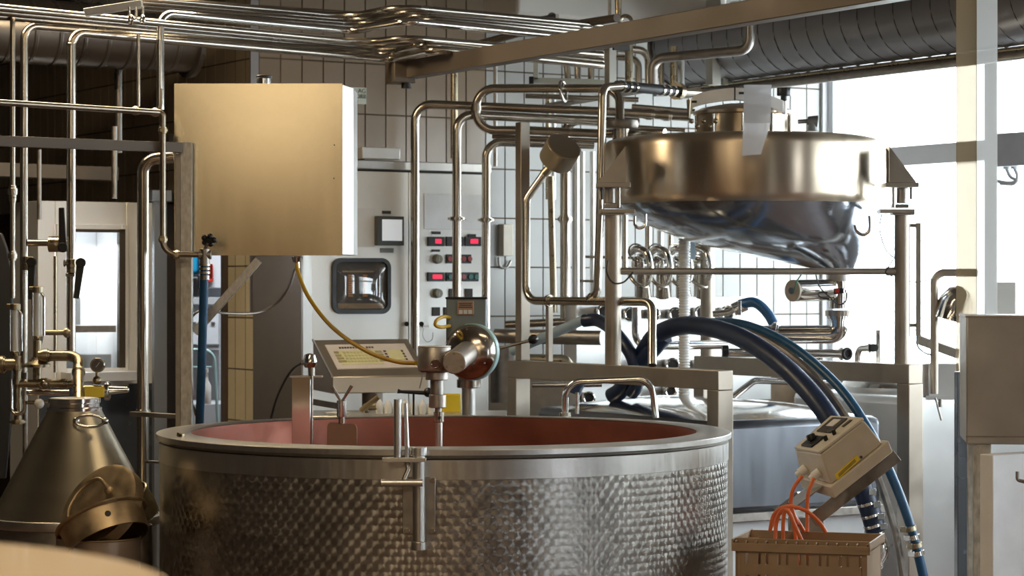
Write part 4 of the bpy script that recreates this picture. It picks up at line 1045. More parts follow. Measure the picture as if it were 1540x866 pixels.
# things on the bench behind the vat
bn = thing('work_bench', 'low steel bench top behind the vat', 'bench', Vector((-.5, 11.0, 0)))
zt_ = P(0, 622, 10.7).z
MB().box((-.50, 10.75, zt_ - .015), (.95, .5, .03)).build('bench_top', STEELB, bn, .003)
for sx in (-.43, .43):
    for sy in (-.2, .2):
        MB().cyl((-.50 + sx, 10.75 + sy, 0), (-.50 + sx, 10.75 + sy, zt_ - .03), .02, seg=12).build('leg', STEELD, bn)
ln = ['row of white plastic bottle tips behind the vat']
for i in range(7):
    c = P(571 + i * 13, 617, 10.70); c.z = zt_
    wbt = one('white_tip_bottle', 'white pointed bottle behind the vat, %s of the row' % ['leftmost', 'second from left', 'third from left', 'middle one', 'third from right', 'second from right', 'rightmost'][i], 'bottle',
        MB().lathe([(0, 0), (.018, 0), (.019, .005), (.019, .036), (.012, .052), (.003, .066), (0, .066)], c, 20), WHITE, 'white bottles behind the vat')
one('yellow_container', 'bright yellow container behind the stirrer shaft', 'container', MB().box(P(679, 606, 10.85), (S(28, 10.85), .05, S(28, 10.85))), YELP, bevel=.006)
hg = thing('black_handle_tool', 'black handled tool lying level behind the stirrer shaft', 'tool', P(630, 600, 10.5))
MB().tube([P(598, 588, 10.5), P(603, 589, 10.5), P(645, 591, 10.5)], .007, 12, radii=[.011, .007, .010]).build('grip', BLACK, hg)
MB().ball(P(644, 590, 10.5), .022, 14).build('joint', BLACK, hg)
MB().cyl(P(631, 584, 10.5), P(636, 563, 10.5), .003, seg=8).build('thin_rod', STEELD, hg)
MB().cyl(P(622, 591, 10.5), Vector((P(622, 0, 10.5).x, 10.5, zt_)), .005, seg=8).build('rest', BLACK, hg)
one('wooden_stick', 'brown round stick leaning on the back of the vat', 'stick', MB().cyl(P(543, 617, 10.6), P(570, 596, 10.55), S(4, 10.5), seg=16), mat('olive brown wood', (.25, .19, .10), .5), bevel=.001)
one('round_dish', 'flat pale round dish behind the forked wing handle', 'dish', MB().lathe([(0, 0), (.045, 0), (.056, .012), (.053, .012), (.043, .004), (0, .004)], Vector((P(508, 0, 10.6).x, 10.6, zt_)), 32), WHITE)
one('brass_fitting', 'small tarnished fitting lying behind the vat', 'fitting', MB().cyl(P(553, 612, 10.62), P(566, 611, 10.62), .014, seg=14).cyl(P(548, 614, 10.62), P(553, 613, 10.62), .022, seg=14), BRASS, bevel=.001)

# ============================================================ support frame of the hopper
ZF = 1.20
def fbar(mb, a, b, wd, ht):
    return mb.bar(a, b, wd, ht)
q1 = Vector((.873, 10.0, 0)) + U * .04
fm = thing('hopper_stand', 'taupe square tube steel frame behind the vat carrying the hopper posts', 'frame', (q1.x, q1.y, 0))
L1 = 1.70
mb = MB().bar(q1 + Vector((0, 0, ZF - .042)), q1 + V * L1 + Vector((0, 0, ZF - .042)), .08, .084); mb.build('long_beam', FRAME, fm, .003)
for s_ in (.04, L1 - .04):
    c = q1 + V * s_
    MB().box((c.x, c.y, (ZF - .084) / 2), (.08, .08, ZF - .084), AU).build('leg', FRAME, fm, .003)
q2 = Vector((1.813, 10.8, 0)) + U * .045
L2_ = 1.66
MB().bar(q2 + Vector((0, 0, ZF - .045)), q2 + V * L2_ + Vector((0, 0, ZF - .045)), .085, .09).build('long_beam', FRAME, fm, .003)
for s_ in (.04, L2_ - .04):
    c = q2 + V * s_
    MB().box((c.x, c.y, (ZF - .09) / 2), (.085, .085, ZF - .09), AU).build('leg', FRAME, fm, .003)
def on1(px):  # place on the first beam
    k = (px - CX) / F; s_ = (q1.x - k * q1.y) / (.527 + k * .85); return q1 + V * s_
def on2(px):
    k = (px - CX) / F; s_ = (q2.x - k * q2.y) / (.527 + k * .85); return q2 + V * s_
p = on1(786); zt1 = CZ + 249 / F * p.y
one('square_post', 'square steel post standing on the left end of the taupe frame', 'post', MB().box((p.x, p.y, (ZF + zt1) / 2), (.052, .052, zt1 - ZF), AU), FRAME, bevel=.003)
one('slim_post', 'slim square rod on the frame holding the long bent pipe', 'post', MB().box((on1(826).x, on1(826).y, (ZF + P(0, 458, on1(826).y).z) / 2), (.026, .026, P(0, 458, on1(826).y).z - ZF), AU), FRAME, bevel=.002)

# ============================================================ hopper
HC = Vector((1.108, 11.3, 0)); HR = .672
hp = thing('hopper_tank', 'big round polished hopper tank with off-centre cone wrapped in clear film', 'tank', (HC.x, HC.y, 1.6))
MB().lathe([(.15, 2.275), (.60, 2.262), (.650, 2.25), (HR - .004, 2.232), (HR, 2.21), (HR, 1.985), (HR - .01, 1.96), (HR - .03, 1.945)], HC, 128).build('drum', HOPPER, hp, sharp=60)
# off-centre cone
NC = Vector((P(1262, 0, 11.15).x, 11.15, 0)); nzz = P(0, 410, 11.15).z
mb = MB(); sg = 96; rows = 16; vs = []
for i in range(rows + 1):
    t = i / rows; tt_ = t ** 1.03
    c = HC.lerp(NC, tt_); r = (HR - .03) * (1 - tt_) + .066 * tt_; z = 1.948 * (1 - t) + nzz * t - .075 * math.sin(PI * min(1, t * 1.05)) * (1 - t * .8)
    for k in range(sg):
        a = 2 * PI * k / sg
        vs.append(Vector((c.x + r * math.cos(a), c.y + r * math.sin(a), z)))
mb.add(vs, [(i * sg + k, i * sg + (k + 1) % sg, (i + 1) * sg + (k + 1) % sg, (i + 1) * sg + k) for i in range(rows) for k in range(sg)])
wm, nt, b = new_mat('film wrapped steel')
N, L = nt.nodes, nt.links
b.inputs['Metallic'].default_value = .9; b.inputs['Base Color'].default_value = (.33, .36, .41, 1); b.inputs['Roughness'].default_value = .16
b.inputs['Coat Weight'].default_value = .6; b.inputs['Coat Roughness'].default_value = .08
tc = N.new('ShaderNodeTexCoord'); mp = N.new('ShaderNodeMapping'); mp.inputs['Scale'].default_value = (1.6, 1.6, 5)
nz = N.new('ShaderNodeTexNoise'); nz.inputs['Scale'].default_value = 1.5; nz.inputs['Detail'].default_value = 2; nz.inputs['Distortion'].default_value = 1.2
L.new(tc.outputs['Object'], mp.inputs[0]); L.new(mp.outputs[0], nz.inputs['Vector'])
bp = N.new('ShaderNodeBump'); bp.inputs['Strength'].default_value = .5; bp.inputs['Distance'].default_value = .02
L.new(nz.outputs['Fac'], bp.inputs['Height']); L.new(bp.outputs[0], b.inputs['Coat Normal'])
bp2 = N.new('ShaderNodeBump'); bp2.inputs['Strength'].default_value = .2; bp2.inputs['Distance'].default_value = .018
L.new(nz.outputs['Fac'], bp2.inputs['Height']); L.new(bp2.outputs[0], b.inputs['Normal'])
mb.build('film_wrapped_cone', wm, hp)
MB().cyl(NC + Vector((0, 0, nzz - .04)), NC + Vector((0, 0, nzz + .03)), .060, .064, 32).build('outlet_neck', STEELB, hp)
MB().lathe([(.150, 2.268), (.228, 2.27), (.228, 2.372), (.240, 2.378), (.240, 2.392), (.20, 2.41), (.10, 2.428), (0, 2.432)], HC, 72).build('manhole_lid', HOPPER, hp)
for k in range(10):
    a = 2 * PI * k / 10 + .2
    MB().cyl(HC + Vector((.234 * math.cos(a), .234 * math.sin(a), 2.27)), HC + Vector((.234 * math.cos(a), .234 * math.sin(a), 2.372)), .007, seg=10).build('lid_stud', STEELP, hp)
# clamp arm over the lid
pts = [P(1038, 163, 11.1), P(1046, 151, 11.08), P(1075, 144, 11.05), P(1110, 141, 11.03), P(1140, 146, 11.03), P(1178, 160, 11.03)]
mb = MB(); sp2 = spline(pts, 6); hv = Vector((0, 0, .028)); dv = Vector((0, .05, 0))
vs = []
for p in sp2: vs += [p - hv, p + hv, p + hv + dv, p - hv + dv]
m_ = len(sp2); fs = [(i * 4 + k, i * 4 + (k + 1) % 4, i * 4 + 4 + (k + 1) % 4, i * 4 + 4 + k) for i in range(m_ - 1) for k in range(4)] + [(3, 2, 1, 0), tuple((m_ - 1) * 4 + k for k in range(4))]
arm = mb.add(vs, fs).build('lid_clamp_arm', mat('white clamp paint', (.85, .85, .85), .35, .1), hp, .002, sharp=50)
MB().box(P(1105, 141, 11.02), (.006, .01, .062)).build('arm_joint', BLACK, arm)
for a, b_ in ((1115, 140), (1044, 153)):
    MB().box(P(a, b_, 11.015), (.024, .012, .010)).build('arm_slot', BLACK, arm)
MB().cyl(P(1036, 150, 11.05), P(1036, 178, 11.05), .012, .004, 12).build('clamp_pin', BRASS, hp)
kn = MB().cyl(P(1179, 152, 11.1), P(1179, 144, 11.1), S(5, 11.1), seg=14).cyl(P(1179, 144, 11.1), P(1179, 132, 11.1), S(11, 11.1), seg=10)
kn.build('black_knob', BLACK, hp, .004)
MB().cyl(P(1180, 152, 11.1), P(1180, 172, 11.1), S(3.5, 11.1), seg=12).build('knob_screw', STEELP, hp)
for i in range(5):
    a, b_ = 1040 + 9 * i, 182 + (i % 2) * 8
    MB().ball(P(a, b_, 11.05), S(4, 11), 12).build('lid_nut', BRASS, hp)
MB().cyl(P(1200, 183, 11.25), P(1216, 182, 11.25), .010, seg=12).cyl(P(1214, 182, 11.25), P(1229, 184, 11.25), .022, .034, 18).cyl(P(1222, 184, 11.25), P(1222, 197, 11.25), .028, seg=14).build('grey_side_fitting', mat('cast grey', (.26, .27, .28), .5, .6), hp, .002)
# brackets and load cells
def bracket(pxc, Yb, sgn):
    a = P(pxc, 222, Yb)
    x_in = P(pxc + sgn * 18, 0, Yb).x; x_out = P(pxc - sgn * 22, 0, Yb).x
    zt_, zb_ = P(0, 222, Yb).z, P(0, 275, Yb).z
    for dy in (-.045, .045):
        MB().plate([Vector((x_in, Yb + dy, zt_)), Vector((x_in, Yb + dy, zb_)), Vector((x_out, Yb + dy, zb_))], (0, .006, 0)).build('gusset', FRAME, hp)
    MB().plate([Vector((x_in, Yb - .045, zt_)), Vector((x_out, Yb - .045, zb_)), Vector((x_out, Yb + .051, zb_)), Vector((x_in, Yb + .051, zt_))], (0, 0, .005)).build('gusset_web', FRAME, hp)
    MB().box(P(pxc, 279, Yb), (S(50, Yb), .16, S(7, Yb))).build('upper_plate', FRAME, hp, .002)
    MB().cyl(P(pxc - sgn * 4, 283, Yb), P(pxc - sgn * 4, 306, Yb), S(9, Yb), seg=20).build('load_cell', STEELD, hp, .002)
    MB().cyl(P(pxc + sgn * 9, 282, Yb - .05), P(pxc + sgn * 9, 312, Yb - .05), S(2.5, Yb), seg=10).build('jack_bolt', STEEL, hp)
    MB().cyl(P(pxc - sgn * 17, 282, Yb - .05), P(pxc - sgn * 17, 300, Yb - .05), S(2, Yb), seg=10).build('jack_bolt', BLACK, hp)
    MB().box(P(pxc, 310, Yb), (S(26, Yb), .05, S(6, Yb))).build('cell_block', STEELD, hp, .002)
    MB().box(P(pxc + sgn * 6, 318, Yb), (S(52, Yb), .12, S(6, Yb))).build('lower_plate', FRAME, hp, .002)
pl, pr, pb = on1(922), on2(1357), on2(1064)
bracket(922, pl.y, 1); bracket(1353, pr.y, -1)
for pp, yy, lb in ((pl, 321, 'round steel post under the left bracket of the hopper'), (pr, 321, 'round steel post under the right bracket of the hopper'), (pb, 300, 'round steel post standing behind under the hopper cone')):
    zt_ = P(0, yy, pp.y).z
    o = thing('hopper_post', lb, 'post', (pp.x, pp.y, ZF), 'posts carrying the hopper')
    MB().cyl((pp.x, pp.y, ZF), (pp.x, pp.y, zt_), .037, seg=32).build('tube', FRAME, o)
    MB().box((pp.x, pp.y, zt_ - .004), (.10, .09, .008)).build('top_plate', FRAME, o, .001)
one('cross_rail', 'level round rail between the two front hopper posts', 'rail', MB().cyl((pl.x + .03, pl.y, P(0, 408, pl.y).z), (pr.x - .03, pr.y, P(0, 408, pr.y).z), S(5, 10.8), seg=20).cyl((pr.x - .075, pr.y, P(0, 408, pr.y).z), (pr.x - .03, pr.y, P(0, 408, pr.y).z), S(6.5, 10.8), seg=20), FRAME)
# hooks
def hook(label, pts, r, Y):
    return one('wire_hook', label, 'hook', MB().tube(spline([P(a, b, Y) for a, b in pts]), r, 10), STEELP)
hook('steel hook hanging under the left hopper bracket', ((955, 325), (955, 338), (962, 343), (970, 338), (971, 322)), .007, 10.6)
hook('steel hook sticking out from the film wrapped cone at right', ((1308, 324), (1308, 345), (1299, 353), (1289, 348), (1286, 338)), .008, 10.75)

# outlet valve, actuator and elbow
ov = thing('outlet_valve', 'butterfly valve with a thick horizontal actuator cylinder under the hopper', 'valve', NC + Vector((0, 0, nzz - .18)))
c = NC + Vector((0, 0, nzz - .04))
MB().cyl(c, c - Vector((0, 0, .13)), .047, seg=28).build('valve_body', STEELP, ov)
MB().lathe([(.047, 0), (.062, 0), (.062, .016), (.047, .018)], c - Vector((0, 0, .055)), 28).build('upper_clamp', STEELP, ov)
MB().lathe([(.047, 0), (.066, 0), (.068, .026), (.047, .028)], c - Vector((0, 0, .165)), 28).build('clamp_ring', STEEL, ov)
aL, aR = P(1194, 437, 10.98), P(1247, 436, 11.12)
MB().cyl(aL, aR, S(16.5, 11)).build('actuator', STEELP, ov, .003)
d_ = (aL - aR).normalized()
MB().cyl(aL, aL + d_ * .012, S(16.5, 11)).build('actuator_cap', BEIGE, ov, .003)
MB().cyl(aL + d_ * .012, aL + d_ * .022, S(5, 11), seg=20).build('cap_plug', mat('grey blue plug', (.16, .20, .25), .4), ov, .002)
MB().cyl(P(1254, 438, 10.99), P(1268, 437, 10.99), .014, seg=14).build('limit_switch', BLACK, ov, .002)
MB().cyl(P(1256, 437, 10.975), P(1262, 437, 10.975), .010, seg=14).build('red_mark', REDM, ov)
for i, pp in enumerate((((1226, 408), (1232, 430), (1247, 446), (1262, 458), (1272, 452), (1274, 440)), ((1247, 450), (1233, 446), (1232, 440), (1245, 440)), ((1207, 410), (1198, 424), (1195, 436)))):
    one('valve_wire', ['black wire looping from the cross rail to the outlet valve', 'short wire loop left of the outlet valve', 'green wire going to the actuator cap'][i], 'cable', MB().tube(spline([P(a, b, 10.93) for a, b in pp]), .0035, 8), mat('green wire', (.03, .2, .12), .4) if i == 2 else RUBBER)
z5 = c.z - .165
ep = [Vector((NC.x, NC.y, z5)), Vector((NC.x, NC.y, P(0, 503, 11.1).z)), P(1110, 503, 11.3)]
pipe('fat polished elbow pipe below the hopper outlet valve running left', ep, .044, STEELP, .13, ((1, .62, 1.35, .02), (0, .02, 1.3, .02)))
pipe('horizontal pipe with an open clamped end below the fat elbow', [P(1085, 530, 10.95), P(1268, 532, 10.95)], S(6.5, 11), STEELP, .02, ((0, .985, 1.5, .014),))
one('pipe_mouth', 'dark open mouth of the horizontal pipe below the fat elbow', 'pipe end', MB().torus(P(1274, 532, 10.93), (.5, -.85, 0), S(7.5, 11), S(2.5, 11), 28, 10).cyl(P(1273, 532, 10.94), P(1271, 532, 10.96), S(7, 11)), RUBBER)
pipe('small elbow stub with open end beside the right hopper post', [P(1290, 548, 11.3), P(1290, 524, 11.3), P(1312, 523, 11.2)], S(5, 11.2), STEELP, S(12, 11.2), ((1, .95, 1.6, .016),))
one('pipe_mouth', 'dark mouth of the small elbow stub beside the right hopper post', 'pipe end', MB().cyl(P(1315, 523, 11.17), P(1312, 523, 11.2), S(6, 11.2)), RUBBER)
pipe('blurred upright stub behind the small elbow', [P(1322, 548, 11.6), P(1322, 496, 11.6)], S(5, 11.6), STEELP)

# ============================================================ horizontal tank between the frame beams
ta0 = q1 + U * .19 + V * .26
tk = thing('trough_tank', 'large satin steel trough tank below the hopper frame', 'tank', (ta0.x, ta0.y, 0))
def tkbox(mb, u0, u1, v0, v1, z0, z1):
    c = ta0 + U * ((u0 + u1) / 2) + V * ((v0 + v1) / 2)
    return mb.box((c.x, c.y, (z0 + z1) / 2), (u1 - u0, v1 - v0, z1 - z0), AU)
tkbox(MB(), 0, .90, 0, 1.55, .55, .965).build('tank_body', TKST, tk, .035)
tkbox(MB(), -.01, .91, -.012, .03, .52, .56).build('lower_flange', STEELD, tk, .004)
mb = MB(); vs = []; nu, nv = 18, 18
for i in range(nu + 1):
    for j in range(nv + 1):
        a, b_ = i / nu, j / nv
        hgt = .07 * (1 - (2 * a - 1) ** 2) ** .6 * (1 - (2 * b_ - 1) ** 4)
        c = ta0 + U * (.02 + .86 * a) + V * (.05 + 1.45 * b_)
        vs.append(Vector((c.x, c.y, .960 + hgt)))
mb.add(vs, [(i * (nv + 1) + j, (i + 1) * (nv + 1) + j, (i + 1) * (nv + 1) + j + 1, i * (nv + 1) + j + 1) for i in range(nu) for j in range(nv)])
mb.build('domed_lid', STEELP, tk)
tkbox(MB(), .05, .85, .06, 1.5, .18, .555).build('lower_shell', mat('white lower shell', (.66, .67, .68), .4, .3), tk, .01)
for u in (.08, .78):
    for v in (.1, 1.42):
        c = ta0 + U * u + V * v
        MB().cyl((c.x, c.y, 0), (c.x, c.y, .19), .03, seg=14).build('leg', STEELD, tk)
# bright tank behind, right of the post
bq = Vector((P(1385, 0, 11.9).x, 11.9, 0))
rt_ = thing('rear_tank', 'bright steel tank right of the frame post with a rounded lid', 'tank', bq)
c = bq + U * .42 + V * .5
MB().box((c.x, c.y, .50), (.95, .95, 1.0), AU).build('tank_body', STEELW, rt_, .04)
MB().lathe([(.40, 0), (.41, .03), (.36, .09), (.2, .13), (0, .14)], (c.x, c.y, 1.0), 56).build('lid', STEELP, rt_)
MB().bar(P(1380, 510, 11.9), P(1440, 532, 11.6), .02, S(14, 11.9)).build('lid_bow', FRAME, rt_, .002)
MB().cyl(P(1399, 517, 11.75), P(1399, 517, 11.72), S(4, 11.8), seg=14).build('bow_bolt', STEELD, rt_)
jb = thing('junction_box', 'pale small junction box with a dark hinge beside the bent pipe at right', 'box', P(1410, 600, 11.2))
MB().box(P(1416, 572, 11.2), (S(46, 11.2), .12, S(52, 11.2))).build('housing', STEELW, jb, .004)
MB().box(P(1391, 572, 11.2), (S(8, 11.2), .10, S(50, 11.2))).build('hinge', STEELD, jb, .002)
MB().box(P(1416, 598, 11.13), (S(46, 11.2), .02, S(6, 11.2))).build('lower_lip', STEELW, jb)
MB().cyl(P(1407, 598, 11.1), P(1416, 632, 11.1), S(1.8, 11.1), seg=8).cyl(P(1414, 600, 11.1), P(1414, 612, 11.1), S(3, 11.1), seg=10).build('latch_pin', STEELD, jb)
pipe('bent grey pipe rising right of the hopper post', [P(1405, 592, 11.0), P(1405, 410, 11.0), P(1470, 410, 11.0)], S(6, 11), FRAME, S(16, 11))
one('chrome_shade', 'chrome curved lamp-like shade beside the amber reflection strip', 'fitting', MB().lathe([(.015, .10), (.05, .085), (.082, .03), (.09, -.06), (.086, -.06), (.078, .03), (.045, .08), (.0, .095)], P(1436, 462, 11.0), 40, (.25, -.1, 1)), STEELP)
one('slim_bracket_bar', 'slim upright steel bar bracketed to the right hopper post', 'bar', MB().box(P(1381, 420, 10.9), (S(7, 10.9), .03, S(170, 10.9))).bar(P(1366, 339, 10.92), P(1384, 339, 10.92), .02, .016).bar(P(1366, 489, 10.92), P(1380, 489, 10.92), .02, .016), FRAME, bevel=.002)
for lb, pp in (('thin wire hanging from the right load cell', ((1326, 322), (1323, 345), (1332, 375), (1345, 388))), ('thin looped wire at the right end of the cross rail', ((1343, 390), (1336, 402), (1332, 410), (1343, 416)))):
    one('thin_wire', lb, 'cable', MB().tube(spline([P(a, b, 10.85) for a, b in pp]), .003, 6), RUBBER)
one('thin_wire', 'green wire from the hopper post across to the bent grey pipe', 'cable', MB().tube(spline([P(1366, 422, 10.9), P(1380, 424, 10.9), P(1402, 419, 10.95)]), .0025, 6), bpy.data.materials['green wire'])
one('thin_wire', 'black wires hanging from the slim bracket bar', 'cable', MB().tube(spline([P(1379, 505, 10.9), P(1380, 520, 10.9), P(1390, 530, 10.95), P(1402, 534, 11.0)]), .004, 6), RUBBER)
one('thin_wire', 'black wire looping on the left front hopper post', 'cable', MB().tube(spline([P(914, 392, 10.58), P(913, 410, 10.57), P(922, 425, 10.57), P(938, 424, 10.57), P(952, 409, 10.57)]), .004, 6), RUBBER)

# ============================================================ pipework in the middle
YA = 11.9
r13 = S(6.6, YA)
pipe('big pipe loop turning back on itself beside the tiled corner, topmost pipe', [P(1000, 200, 11.6), P(905, 201, 11.8), P(793, 196, YA), P(716, 196, YA), P(716, 133, YA), P(932, 133, YA - .1), P(932, 182, YA - .2)], r13, STEEL, S(28, YA), ((3, .52, 1.35, .026),))
rg = thing('pipe_ring', 'loose polished ring hanging on the topmost big pipe', 'ring', P(847, 150, YA - .1))
MB().torus(P(847, 137, YA - .08), (1, -.35, .15), S(15, YA), S(2.6, YA), 36, 10).build('ring', STEELP, rg)
one('black_pipe_flange', 'thick dark flange where the big pipe enters the hopper', 'flange', MB().lathe([(0, -.02), (.078, -.02), (.084, 0), (.078, .02), (0, .02)], P(935, 187, 11.62), 40), STEELD)
pipe('short wide stub between the dark flange and the hopper top', [P(934, 190, 11.62), P(934, 214, 11.62)], S(13, 11.6), STEEL)
pipe('long level pipe from the tall riser at left of the panel to the hopper lid', [P(624, 560, YA + .15), P(624, 156, YA + .15), P(900, 167, 12.0), P(1038, 176, 12.0)], r13, STEEL, S(25, YA), ((0, .05, 1.15, .01), (2, .55, 1.3, .03), (2, .74, 1.3, .03)))
pipe('riser in front of the button panel, middle one with a union', [P(687, 452, YA), P(687, 172, YA), P(860, 180, 12.1), P(960, 184, 12.2)], S(7, YA), STEEL, S(24, YA), ((0, .44, 2.0, .012),))
pipe('riser at the right edge of the button panel with a union', [P(731, 500, YA + .05), P(731, 213, YA + .05), P(892, 218, 12.1)], S(6.5, YA), STEEL, S(24, YA), ((0, .59, 2.0, .012),))
pipe('thick riser behind the floodlight with an elbow to the right', [P(850, 480, 12.3), P(850, 179, 12.3), P(945, 186, 12.2)], S(7.5, 12.3), STEEL, S(22, 12.3), ((0, .5, 1.5, .02),))
pipe('leaning slim pipe behind the square post', [P(833, 470, 12.2), P(828, 265, 12.2)], S(5, 12.2), BRASS)
pipe('upright bright pipe right beside the thick riser', [P(866, 480, 12.45), P(866, 225, 12.45)], S(5.5, 12.4), STEELW)
pipe('long bent pipe curving below the floodlight and down onto the frame', [P(820, 259, 11.25), P(791, 300, 11.25), P(791, 452, 11.2), P(981, 454, 10.6), P(981, 549, 10.45)], S(6.2, 11.1), STEEL, S(24, 11.1), ((1, .42, 1.06, .004), (2, .19, 1.5, .018)))
pipe('tall pipe rising to a black hose left of the hopper', [P(885, 452, 10.9), P(898, 441, 10.86), P(903, 300, 10.85), P(906, 131, 10.9), P(934, 129, 11.05)], S(6.2, 10.9), STEEL, S(18, 10.9), ((0, .3, 1.3, .02),))
bk = thing('black_rubber_joint', 'black rubber hose joint with steel clamps above the hopper', 'hose', P(972, 138, 11.3))
MB().tube([P(928, 129, 11.05), P(1018, 137, 11.5)], S(8, 11.2), 20).build('tube', RUBBER, bk)
for a in (934, 943, 952, 993, 1002, 1011):
    p0 = P(928, 129, 11.05).lerp(P(1018, 137, 11.5), (a - 928) / 90); dd_ = (P(1018, 137, 11.5) - P(928, 129, 11.05)).normalized()
    MB().cyl(p0 - dd_ * .009, p0 + dd_ * .009, S(9, 11.2), seg=24).build('clamp_band', STEELP, bk)
MB().cyl(P(1016, 137, 11.5), P(1022, 137.5, 11.53), S(13, 11.4), seg=24).build('end_flange', BRASS, bk)
pipe('continuing pipe right of the black rubber joint', [P(1018, 137, 11.5), P(1085, 141, 11.8)], S(5, 11.6), STEEL)
# floodlight like can
fl = thing('round_sensor_can', 'round taupe can like a floodlight tilted up on a bent pipe', 'sensor', P(836, 250, 11.2))
d_ = Vector((.36, -.62, .62)).normalized(); c = P(842, 231, 11.2)
MB().cyl(c - d_ * .05, c + d_ * .05, S(27, 11.2), seg=48).build('can', mat('taupe can paint', (.30, .25, .18), .45, .4), fl, .004)
MB().cyl(c + d_ * .049, c + d_ * .053, S(25, 11.2), seg=48).build('face_plate', mat('taupe face', (.20, .165, .125), .5, .3), fl)
MB().cyl(c - d_ * .05, P(818, 262, 11.25), S(7, 11.2)).build('neck', BRASS, fl)
# level pipes behind
for i, (a, b_, c_, d2, w_, yy, lb) in enumerate((
        (740, 205, 912, 212, 7, 12.0, 'thin level pipe just under the lower arm of the pipe loop'),
        (880, 386, 960, 388, 4, 12.6, 'thin level pipe behind the left hopper post'),
        (860, 422, 905, 423, 4, 12.9, 'thin level pipe low behind the thick riser'),
        (790, 144, 960, 150, 8, 12.6, 'shaded level pipe behind the ring'),
        (820, 160, 985, 133, 9, 12.8, 'dark slanting pipe behind the ring and risers'),
        (950, 160, 1045, 168, 8, 12.5, 'level pipe above the hopper shoulder'),
        (948, 190, 1030, 196, 6, 12.0, 'slim level pipe resting above the hopper shoulder'),
        (800, 176, 960, 186, 6, 12.5, 'slim shaded level pipe behind the long level pipe'))):
    pipe(lb, [P(a, b_, yy), P(c_, d2, yy)], S(w_ / 2, yy), STEEL if i != 4 else STEELD)
# uprights behind
for i, (a, y0, y1, w_, yy, m_, lb) in enumerate((
        (683, 108, 238, 11, 12.75, BRASS, 'old upright pipe on the tiles above the control cabinet'),
        (745, 90, 250, 6, 13.0, STEELD, 'thin upright pipe at the tiled corner'),
        (824, 140, 300, 7, 12.9, BRASS, 'slim upright pipe crossing the big pipe loop'),
        (833, 140, 300, 6, 12.95, STEELW, 'slim bright upright pipe right of the slim one'),
        (889, 50, 125, 10, 13.0, STEEL, 'upright pipe below the roof beam left of the channel post'),
        (876, 228, 470, 8, 13.0, STEELW, 'pale upright behind the thick riser, left'),
        (891, 228, 470, 8, 13.0, STEELW, 'pale upright behind the thick riser, right'),
        (940, 300, 402, 9, 12.6, STEEL, 'upright pipe with a collar behind the left hopper post'),
        (975, 330, 385, 10, 12.7, STEEL, 'first short upright above the clustered valves'),
        (993, 335, 385, 10, 12.7, STEELW, 'second short upright above the clustered valves'),
        (1008, 335, 385, 9, 12.7, STEEL, 'third short upright above the clustered valves'),
        (1047, 350, 470, 7, 12.7, STEEL, 'upright pipe beside the white corrugated hose'),
        (946, 60, 125, 12, 12.3, BRASS, 'old copper toned upright below the roof beam'),
        (1013, 70, 130, 12, 12.9, BRASS, 'copper toned upright left of the spiral duct end'),
        (1026, 85, 130, 7, 12.9, STEELW, 'pale upright next to the copper toned one'),
        (995, 90, 130, 8, 13.0, STEEL, 'steel upright third from the duct end'))):
    pipe(lb, [P(a, y1, yy), P(a, y0, yy)], S(w_ / 2, yy), m_)
pipe('rear pipe hook bending down left of the channel frame, left one', [P(820, 88, 13), P(852, 92, 13), P(854, 120, 13)], S(5, 13), STEEL, S(14, 13))
pipe('rear pipe hook bending down left of the channel frame, right one', [P(820, 80, 13.05), P(868, 84, 13.05), P(869, 120, 13.05)], S(5, 13), STEEL, S(14, 13))
pipe('large rear pipe bending down right of the copper toned upright', [P(890, 70, 12.6), P(975, 76, 12.7), P(976, 130, 12.7)], S(6, 12.6), STEEL, S(18, 12.6))
pipe('rear level pipe ending in a bend under the roof beam', [P(880, 84, 12.9), P(960, 88, 12.9), P(961, 130, 12.9)], S(5, 12.9), STEEL, S(14, 12.9))
pipe('dark thick pipe with two bends in front of the spiral duct', [P(982, 130, 12.2), P(982, 88, 12.2), P(1128, 75, 12.0), P(1128, 20, 12.0)], S(7.5, 12.1), STEELD, S(18, 12.1))
cf = thing('channel_bracket', 'pale green grey channel frame fixed to the tiles under the roof beam', 'frame', P(865, 126, 12.4))
MB().box(P(806, 106, 12.4), (S(7, 12.4), .03, S(28, 12.4))).build('upright', mat('pale green grey paint', (.50, .52, .46), .5), cf, .002)
MB().bar(P(800, 121, 12.4), P(925, 125, 12.4), .03, S(9, 12.4)).build('rail', bpy.data.materials['pale green grey paint'], cf, .002)
MB().box(P(799, 121, 12.38), (S(7, 12.4), .05, S(11, 12.4))).build('end_block', BLACK, cf, .002)
def post2(px, y0, y1, w_, Y, lb):
    c = P(px, (y0 + y1) / 2, Y)
    return one('channel_post', lb, 'post', MB().box(c, (S(w_ * .82, Y), S(w_ * .82, Y), S(y1 - y0, Y)), AU), mat('grey brown channel', (.42, .40, .35), .5, .3), bevel=.003)
post2(918, 55, 170, 16, 12.2, 'flat channel post hanging below the roof beam, left one')
post2(1073, 0, 128, 20, 12.9, 'flat pale channel post in front of the spiral duct')
post2(1091, 55, 128, 8, 13.0, 'thin dark channel beside the pale channel post')
post2(1018, 58, 128, 9, 13.2, 'thin channel post near the duct end')

